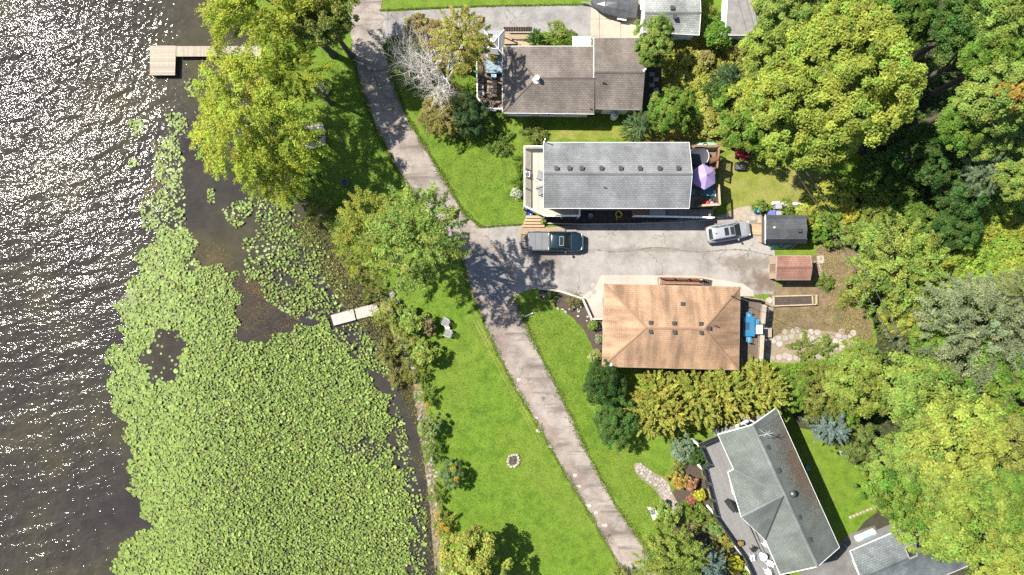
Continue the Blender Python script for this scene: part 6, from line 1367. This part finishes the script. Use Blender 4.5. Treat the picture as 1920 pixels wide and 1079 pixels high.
# front deck of the grey house
M_GREYC = pm('grey_sling', (.30, .31, .32), rough=.7)
on(lounge_chair('upper grey lounge chair half under the eave of the front deck', M_GREYC, name='lounge_chair'), 1013, 330, ZD, 165); on(lounge_chair('lower grey lounge chair half under the eave of the front deck', M_GREYC, name='lounge_chair'), 1013, 358, ZD, 200); on(table('small round pale table between the two lounge chairs', .5, .5, .5, M_GREYP, True), 1016, 345, ZD); on(side_chair('white chair in the striped railing shade of the front deck', M_WHITE), 989, 329, ZD, 0)
stp = thing('garden_steps', 'reddish timber steps from the driveway up to the front deck', 'steps', P(1002, 415))
for i in range(4): c = P(1000 + i * 1.2, 424 - i * 5.2); MB().box(c.x, c.y, .12 + .1 * i, 2.3 - .1 * i, .26, .2 + .2 * i).build('step', M_RAMP, stp)
def pot(label, px, py, r, h, mat, plantcol=None, z=0):
    t = thing('plant_pot', label, 'plant pot'); MB().lathe(0, 0, [(r * .65, 0), (r * .95, h * .8), (r * 1.06, h * .85), (r * 1.06, h), (r * .88, h), (r * .85, h * .86), (.02, h * .84)], 20).build('pot', mat, t, True)
    if plantcol: o = link('foliage', PROTO['bush2'][0], t); o.location = (0, 0, h); o.scale = (r * .9,) * 3; o.color = (*plantcol, 1)
    return on(t, px, py, z) if z else place(t, px, py)
pot('cobalt blue glazed pot beside the timber steps', 992, 403, .36, .6, pm('cobalt_glaze', (.04, .10, .38), rough=.15))
pot('small white pot at the corner of the front deck', 985, 392, .22, .35, M_WHITE, (.3, .3, .25))
hs = thing('hose_reel', 'coil of bright yellow garden hose on the bed below the grey house', 'hose', P(1160, 402)); c = P(1160, 402, .1)
MB().tube([(c.x + (.26 + .03 * k / 12 % .12) * math.cos(k * .5), c.y + (.26 + .03 * k / 12 % .12) * math.sin(k * .5), .06 + .004 * k) for k in range(40)], .03, 6).build('coil', pm('yellow_hose', (.72, .52, .03), rough=.5), hs, True); MB().tube([(c.x - .2, c.y - .25, .08), (c.x - .25, c.y - .5, .05), (c.x - .1, c.y - .65, .05)], .03, 6).build('nozzle_end', MATS['yellow_hose'], hs)
tb = thing('wash_tub', 'small round grey tub in the bed below the grey house', 'tub', P(1107, 405)); c = P(1107, 405, .2); MB().lathe(c.x, c.y, [(.2, .02), (.24, .28), (.26, .3), (.21, .28), (.18, .1)], 18).build('tub', M_GREYP, tb, True)
for i in range(26):
    px, py = (1205 + i * 3.0, 417 + rnd.uniform(-1.5, 1.5)); c = P(px, py); st_ = thing('edging_stone', 'small edging stone, %s from the left in the row along the driveway' % ORD[i], 'stone', c, 'row of edging stones'); MB().blob((c.x, c.y, .07), (.10, .08, .08), i, 1).build('stone', M_ROCK, st_)
# lawn by the giant maple
mw = thing('riding_mower', 'red riding lawn mower at the foot of the green maple', 'mower'); M_RED = pm('red_paint', (.55, .03, .03), (.45, .025, .025), 2, .3, 0, coat=.4)
MB().loft([ring(.15, .27, .35, .75, .1), ring(.5, .30, .35, .85, .12), ring(.95, .26, .38, .78, .14), ring(1.05, .18, .42, .68, .1)]).build('hood', M_RED, mw, True); MB().loft([ring(-.75, .34, .38, .62, .08), ring(-.1, .36, .36, .60, .1), ring(.2, .3, .34, .5, .08)]).build('body', M_RED, mw, True)
MB().loft([ring(-.45, .22, .62, .74, .06), ring(-.1, .22, .62, .72, .06)]).build('seat', M_BLK, mw, True); MB().beam((-.5, 0, .66), (-.62, 0, 1.05), .42, .08).build('seat_back', M_BLK, mw)
MB().tube([(.12 + .02 * math.cos(a), .17 * math.cos(a), .98 + .17 * math.sin(a) * .4) for a in np.linspace(0, 6.28, 13)], .018, 5).build('steering_wheel', M_BLK, mw); MB().beam((.2, 0, .7), (.12, 0, .98), .04, .04).build('steering_column', M_BLK, mw); MB().lathe(.05, 0, [(.5, .12), (.56, .16), (.56, .26), (.4, .3)], 18).build('cutting_deck', M_RED, mw)
for x, r_, w_ in ((-.5, .26, .2), (.75, .19, .14)):
    for s in (-1, 1): MB().tube([(x, s * .38 - w_ / 2, r_), (x, s * .38 + w_ / 2, r_)], r_, 14).build('wheel', MATS['tyre_rubber'], mw)
place(mw, 1394, 291, 175)
sm = thing('snow_blower', 'black and grey garden machine beside the red mower', 'garden machine'); MB().loft([ring(-.35, .25, .2, .65, .1), ring(.3, .3, .2, .7, .1), ring(.55, .36, .1, .5, .05)]).build('body', M_BLK, sm, True); MB().lathe(.1, 0, [(.12, .7), (.1, 1.0), (.16, 1.1)], 12).build('chute', M_GREYP, sm)
for s in (-1, 1): MB().tube([(-.2, s * .3 - .06, .2), (-.2, s * .3 + .06, .2)], .2, 14).build('wheel', MATS['tyre_rubber'], sm); MB().tube([(-.3, s * .2, .5), (-.75, s * .22, .9), (-.95, s * .22, .92)], .02, 6).build('handlebar', M_GREYP, sm)
place(sm, 1366, 270, -40)
bx_ = thing('fire_table', 'square dark box with a lid handle on the rear lawn', 'storage box'); MB().box(0, 0, .28, .92, .68, .56).build('box', pm('dark_resin', (.09, .09, .10), (.07, .07, .08), 4, .6, .1), bx_); MB().box(0, 0, .585, .98, .74, .05).build('lid', MATS['dark_resin'], bx_); MB().tube([(-.1, 0, .61), (-.08, 0, .67), (.08, 0, .67), (.1, 0, .61)], .015, 6).build('handle', M_GREYP, bx_); place(bx_, 1385, 313, 0)
def bin_(label, mat, px, py, w_, d_, h_, rz=0, lidm=None, name='storage_bin'):
    t = thing(name, label, 'bin'); MB().loft([[(x * w_ * k, y * d_ * k, z) for x, y in ((-.5, -.5), (.5, -.5), (.5, .5), (-.5, .5))] for k, z in ((.82, 0), (1, h_))]).build('bin', mat, t); MB().box(0, 0, h_ + .03, w_ * 1.06, d_ * 1.06, .06).build('lid', lidm or mat, t); MB().beam((-w_ * .2, -d_ * .56, h_ - .02), (w_ * .2, -d_ * .56, h_ - .02), .03, .04).build('handle', M_BLK, t); return place(t, px, py, rz)
bin_('bright blue bin beside the light green shrub', pm('azure_plastic', (.06, .38, .62), rough=.4), 1420, 395, .8, .5, .5, -5); bin_('violet blue bin behind the charcoal shed', pm('violet_plastic', (.16, .19, .52), rough=.4), 1442, 401, .72, .5, .7, 0); bin_('upper pale lilac bin by the log row', pm('lilac_plastic', (.42, .40, .52), rough=.5), 1455, 389, .6, .45, .7, 5); bin_('lower pale lilac bin touching the charcoal shed', MATS['lilac_plastic'], 1457, 401, .62, .4, .5, 0); bin_('small white box above the lilac bins', M_WHITE, 1452, 382, .7, .3, .4, 4)
lg = thing('log_pile', 'row of pale cut branches and boards edging the rear lawn', 'log pile', P(1490, 382)); q = random.Random(12)
for i in range(16): a = P(1462 + q.uniform(0, 40), 384 + q.uniform(-4, 4), .15); an_ = q.uniform(-.35, .5); L = q.uniform(.5, 1.3); MB().tube([a, a + Vector((math.cos(an_) * L, math.sin(an_) * L, q.uniform(-.05, .1)))], q.uniform(.04, .09), 7).build('log', M_PALEBARK, lg)
for i, (px, py, L, an_, mt) in enumerate(((1478, 462, 1.2, .5, M_RAMP), (1488, 462, 1.0, .7, M_RAMP), (1448, 458, 1.6, .02, M_GREYP))):
    c = P(px, py); t = thing('loose_board', ['first', 'second', 'grey'][i] + ' board lying in the shade below the charcoal shed', 'board', c); MB().beam(c + Vector((-L / 2 * math.cos(an_), -L / 2 * math.sin(an_), .06)), c + Vector((L / 2 * math.cos(an_), L / 2 * math.sin(an_), .08)), .16, .05).build('board', mt, t)
slb = thing('concrete_slab', 'loose pale square slab above the red shed corner', 'slab', P(1538, 487)); MB().box(P(1538, 487).x, P(1538, 487).y, .06, .7, .8, .1, .15).build('slab', M_STONE, slb)
lt = thing('leaning_ladder', 'pale wooden ladder lying right of the red shed', 'ladder', P(1534, 505))
for s in (-1, 1): MB().beam(P(1530 + s * 3, 490, .12), P(1540 + s * 3, 518, .12), .07, .07).build('side_rail', M_DECKPALE, lt)
for i in range(7): c = P(1530 + i * 1.5, 491 + i * 4.2, .12); MB().beam(c - Vector((.2, 0, 0)), c + Vector((.2, 0, 0)), .05, .04).build('rung', M_DECKPALE, lt)
# orange house: blue dining set and planters
on(table('blue dining table on the back deck of the orange roofed house', 1.15, 2.0, .74, pm('blue_table', (.04, .20, .36), (.03, .16, .30), 3, .35, .05)), 1400, 612, ZO); o = thing('centre_mat', 'dark square mat lying on the blue dining table', 'mat'); MB().box(0, 0, .006, .55, .75, .012).build('mat', pm('navy_mat', (.02, .06, .12)), o); on(o, 1400, 612, ZO + .742)
M_CB = pm('blue_chair', (.12, .36, .58), (.10, .31, .50), 3, .35, .05); on(side_chair('blue chair at the upper end of the blue dining table', M_CB), 1400, 590, ZO, 90 + 180); on(side_chair('blue chair at the lower end of the blue dining table', M_CB), 1400, 636, ZO, 90)
for y_, nm_ in ((603, 'upper'), (621, 'lower')): on(side_chair('blue chair at the ' + nm_ + ' right side of the blue dining table', M_CB), 1411.5, y_, ZO, 180)
gr2 = thing('barbecue_grill', 'white topped barbecue cart right of the blue dining table', 'grill'); MB().box(0, 0, .42, .5, .7, .84).build('cart', M_GREYP, gr2); MB().box(0, 0, .90, .62, .9, .1).build('lid', M_WHITE, gr2); MB().beam((.28, -.3, .95), (.28, .3, .95), .03, .03).build('handle', M_BLK, gr2); on(gr2, 1418, 617, ZO)
pp_ = thing('marker_pole', 'white plastic pipe lying in the tree shade on the lawn beside the road', 'pipe', P(991, 591)); MB().tube([P(984, 594, .06), P(999, 587, .06)], .055, 10).build('pipe', M_WHITE, pp_)
q = random.Random(17)
for i in range(30):
    t_ = i / 29; px = 1022 + t_ * 92 + q.uniform(-9, 9); py = 556 + t_ * 45 + q.uniform(-10, 12); c = P(px, py); s_ = thing('bed_stone', 'small pale stone scattered in the mulch bed of the orange roofed house', 'stone', c, 'stones in the mulch bed'); MB().blob((c.x, c.y, .06), (q.uniform(.08, .17), q.uniform(.07, .13), .09), i + 40, 1).build('stone', pm('white_stone', (.55, .52, .48), (.42, .39, .36), 4, .85, .3, var=.2), s_)
# brown house deck and yard
on(table('brown slatted table in the middle of the side deck', 1.0, 1.7, .72, pm('tan_table', (.42, .31, .20)), slats=6), 923, 170, .6)
for i, (px, py, rz, lb) in enumerate(((903, 152, 0, 'uppermost dark wicker chair along the white railing'), (903, 165, 0, 'second dark wicker chair along the white railing'), (904, 178, 10, 'third dark wicker chair along the white railing'), (908, 192, 35, 'dark wicker chair in the angled corner of the side deck'), (924, 196, 90, 'dark wicker chair at the lower rail of the side deck'))): on(side_chair(lb, M_BROWNW, M_GREYP if i in (1, 2) else None), px, py, .6, rz)
sp_ = thing('hot_tub', 'square hot tub with a pale blue cover on the side deck', 'hot tub'); MB().box(0, 0, .35, 1.7, 1.9, .7).build('shell', M_BROWNW, sp_); MB().box(0, .48, .74, 1.76, .96, .1).build('cover', pm('pale_cover', (.30, .42, .48), (.24, .34, .40), 2, .5, .2), sp_); MB().box(0, -.49, .74, 1.76, .96, .1).build('cover', MATS['pale_cover'], sp_); on(sp_, 928, 124, .6); o = bin_('small pale blue bucket below the hot tub', pm('pale_blue', (.35, .48, .62)), 926, 145, .5, .5, .5); on(o, 926, 145, .6)
pt_ = thing('propane_tank', 'white upright propane tank at the wall of the brown house', 'tank'); MB().lathe(0, 0, [(.28, .0), (.36, .08), (.38, .3), (.38, 1.0), (.3, 1.2), (.12, 1.26), (.12, 1.36), (.02, 1.36)], 24).build('tank', pm('white_tank', (.7, .72, .74), rough=.35), pt_, True); MB().lathe(0, 0, [(.2, 1.2), (.2, 1.38), (.18, 1.38), (.18, 1.2)], 18).build('collar', M_GREYP, pt_); place(pt_, 1150, 221)
for i in range(6):
    c = P(1222 + (i % 2) * 8, 140 + i * 10); t = thing('stepping_slab', 'grey slab in the shaded side yard, number %s down from the top' % order[i], 'slab', c, 'slabs of the shaded side yard'); MB().box(c.x, c.y, .05, .55, .42, .1, .1 * i).build('slab', M_STONE, t)
# lower house deck and yard
gl2 = copy_tree(gl); gl2['label'] = 'covered dark barbecue on the railing side of the glass deck'; on(gl2, 1366, 944, ZG, -55); gl2.children[1].data = gl2.children[1].data.copy(); gl2.children[1].data.materials[0] = M_BLK
on(table('round pale turquoise table on the lower end of the glass deck', .75, .75, .72, pm('pale_turquoise', (.42, .66, .66), rough=.4), True), 1427, 1040, ZG)
for px, py, rz, lb, mt in ((1410, 1027, -40, 'black chair above the round turquoise table', M_BLK), (1408, 1042, 0, 'white chair left of the round turquoise table', M_WHITE), (1439, 1052, 160, 'white chair right of the round turquoise table', M_WHITE), (1432, 1017, 235, 'white slatted lounge chair under the eave of the glass deck', M_WHITE), (1436, 1068, 110, 'white chair at the foot of the glass deck', M_WHITE)): on(side_chair(lb, mt), px, py, ZG, rz)
pot('planter with tawny leaves on the glass deck corner', 1386, 1016, .3, .45, M_BLK, (.28, .18, .06), ZG)
tbm = thing('trampoline_ball', 'teal round lid lying on the shaded back lawn', 'lid', P(1515, 878)); c = P(1515, 878, .1); MB().lathe(c.x, c.y, [(.28, .02), (.3, .1), (.24, .17), (.05, .2)], 20).build('lid', pm('sea_teal', (.07, .36, .32), rough=.4), tbm, True)
bb_ = thing('bird_bath', 'turquoise bird bath at the edge of the back lawn', 'bird bath', P(1583, 852)); c = P(1583, 852, .6); MB().lathe(c.x, c.y, [(.22, 0), (.1, .08), (.07, .5), (.2, .58), (.34, .68), (.3, .68), (.1, .6)], 20).build('basin', MATS['sea_teal'], bb_, True); MB().cyl(c.x, c.y, 0, .06, .26, 16).build('foot', M_GREYP, bb_)
bl = thing('blue_mat', 'bright blue tarp on pale boards beside the blue grey outbuilding', 'tarp'); MB().box(0, 0, .3, 2.1, 1.2, .5).build('frame', M_WHITE, bl); MB().box(.1, -.1, .57, 1.1, .8, .05).build('cover', pm('sky_blue', (.08, .32, .66), rough=.4), bl); place(bl, 1622, 1008, 23)
# power lines from pole to pole across the right of the picture
for i, (pts, lb) in enumerate((([(1352, -260), (1384, 0), (1412, 100), (1450, 255), (1560, 430), (1640, 580), (1700, 690), (2010, 1300)], 'left overhead power line crossing the wood edge'), ([(1360, -260), (1400, 0), (1428, 100), (1468, 255), (1575, 420), (1660, 580), (1722, 690), (2030, 1300)], 'right overhead power line crossing the wood edge'))):
    n_ = len(pts); w_ = MB().tube([P(a, b, 9.0 - 1.2 * math.sin(math.pi * k / (n_ - 1))) for k, (a, b) in enumerate(pts)], .022, 5); o = w_.build('power_line', pm('cable', (.12, .11, .10)), None); tag(o, lb, 'cable', 'overhead power lines')
c1_, c2_ = P(1371, 552, 5.0), P(1640, 660, 7.9); o = MB().tube([c1_, c1_.lerp(c2_, .33) - Vector((0, 0, .5)), c1_.lerp(c2_, .66) - Vector((0, 0, .5)), c2_], .018, 5).build('service_cable', MATS['cable'], None); tag(o, 'thin service cable running to the orange roof', 'cable')
# rocks along the shore: each one its own
q = random.Random(9)
for i in range(150):
    y_ = q.uniform(545, 1085); x_ = float(np.interp(y_, SHORE_Y, SHORE_X)) + q.gauss(6, 6) + (4 if y_ > 800 else 0); c = P(x_, y_); z = max(gz(c.x, c.y), Z_LAKE - .05); r_ = q.uniform(.12, .34)
    t = MB().blob((0, 0, 0), (r_, r_ * q.uniform(.6, .95), r_ * .55), i % 12, 1, .3).build('shore_rock', M_ROCK, None); t.location = (c.x, c.y, z + r_ * .2); t.rotation_euler = (0, 0, q.uniform(0, 6.28)); tag(t, 'pale rock in the loose stone edging along the lake shore', 'rock', 'rocks of the shore edging')
for i, (px, py) in enumerate(((735, 552), (728, 556), (742, 566), (730, 580), (738, 590))):
    c = P(px, py); t = MB().blob((0, 0, 0), (.42, .34, .25), i + 3, 2, .25).build('boulder', M_ROCK, None); t.location = (c.x, c.y, gz(c.x, c.y) + .1); tag(t, 'larger pale boulder on the bank, %s from the top above the floating dock' % order[i], 'rock', 'boulders by the floating dock')
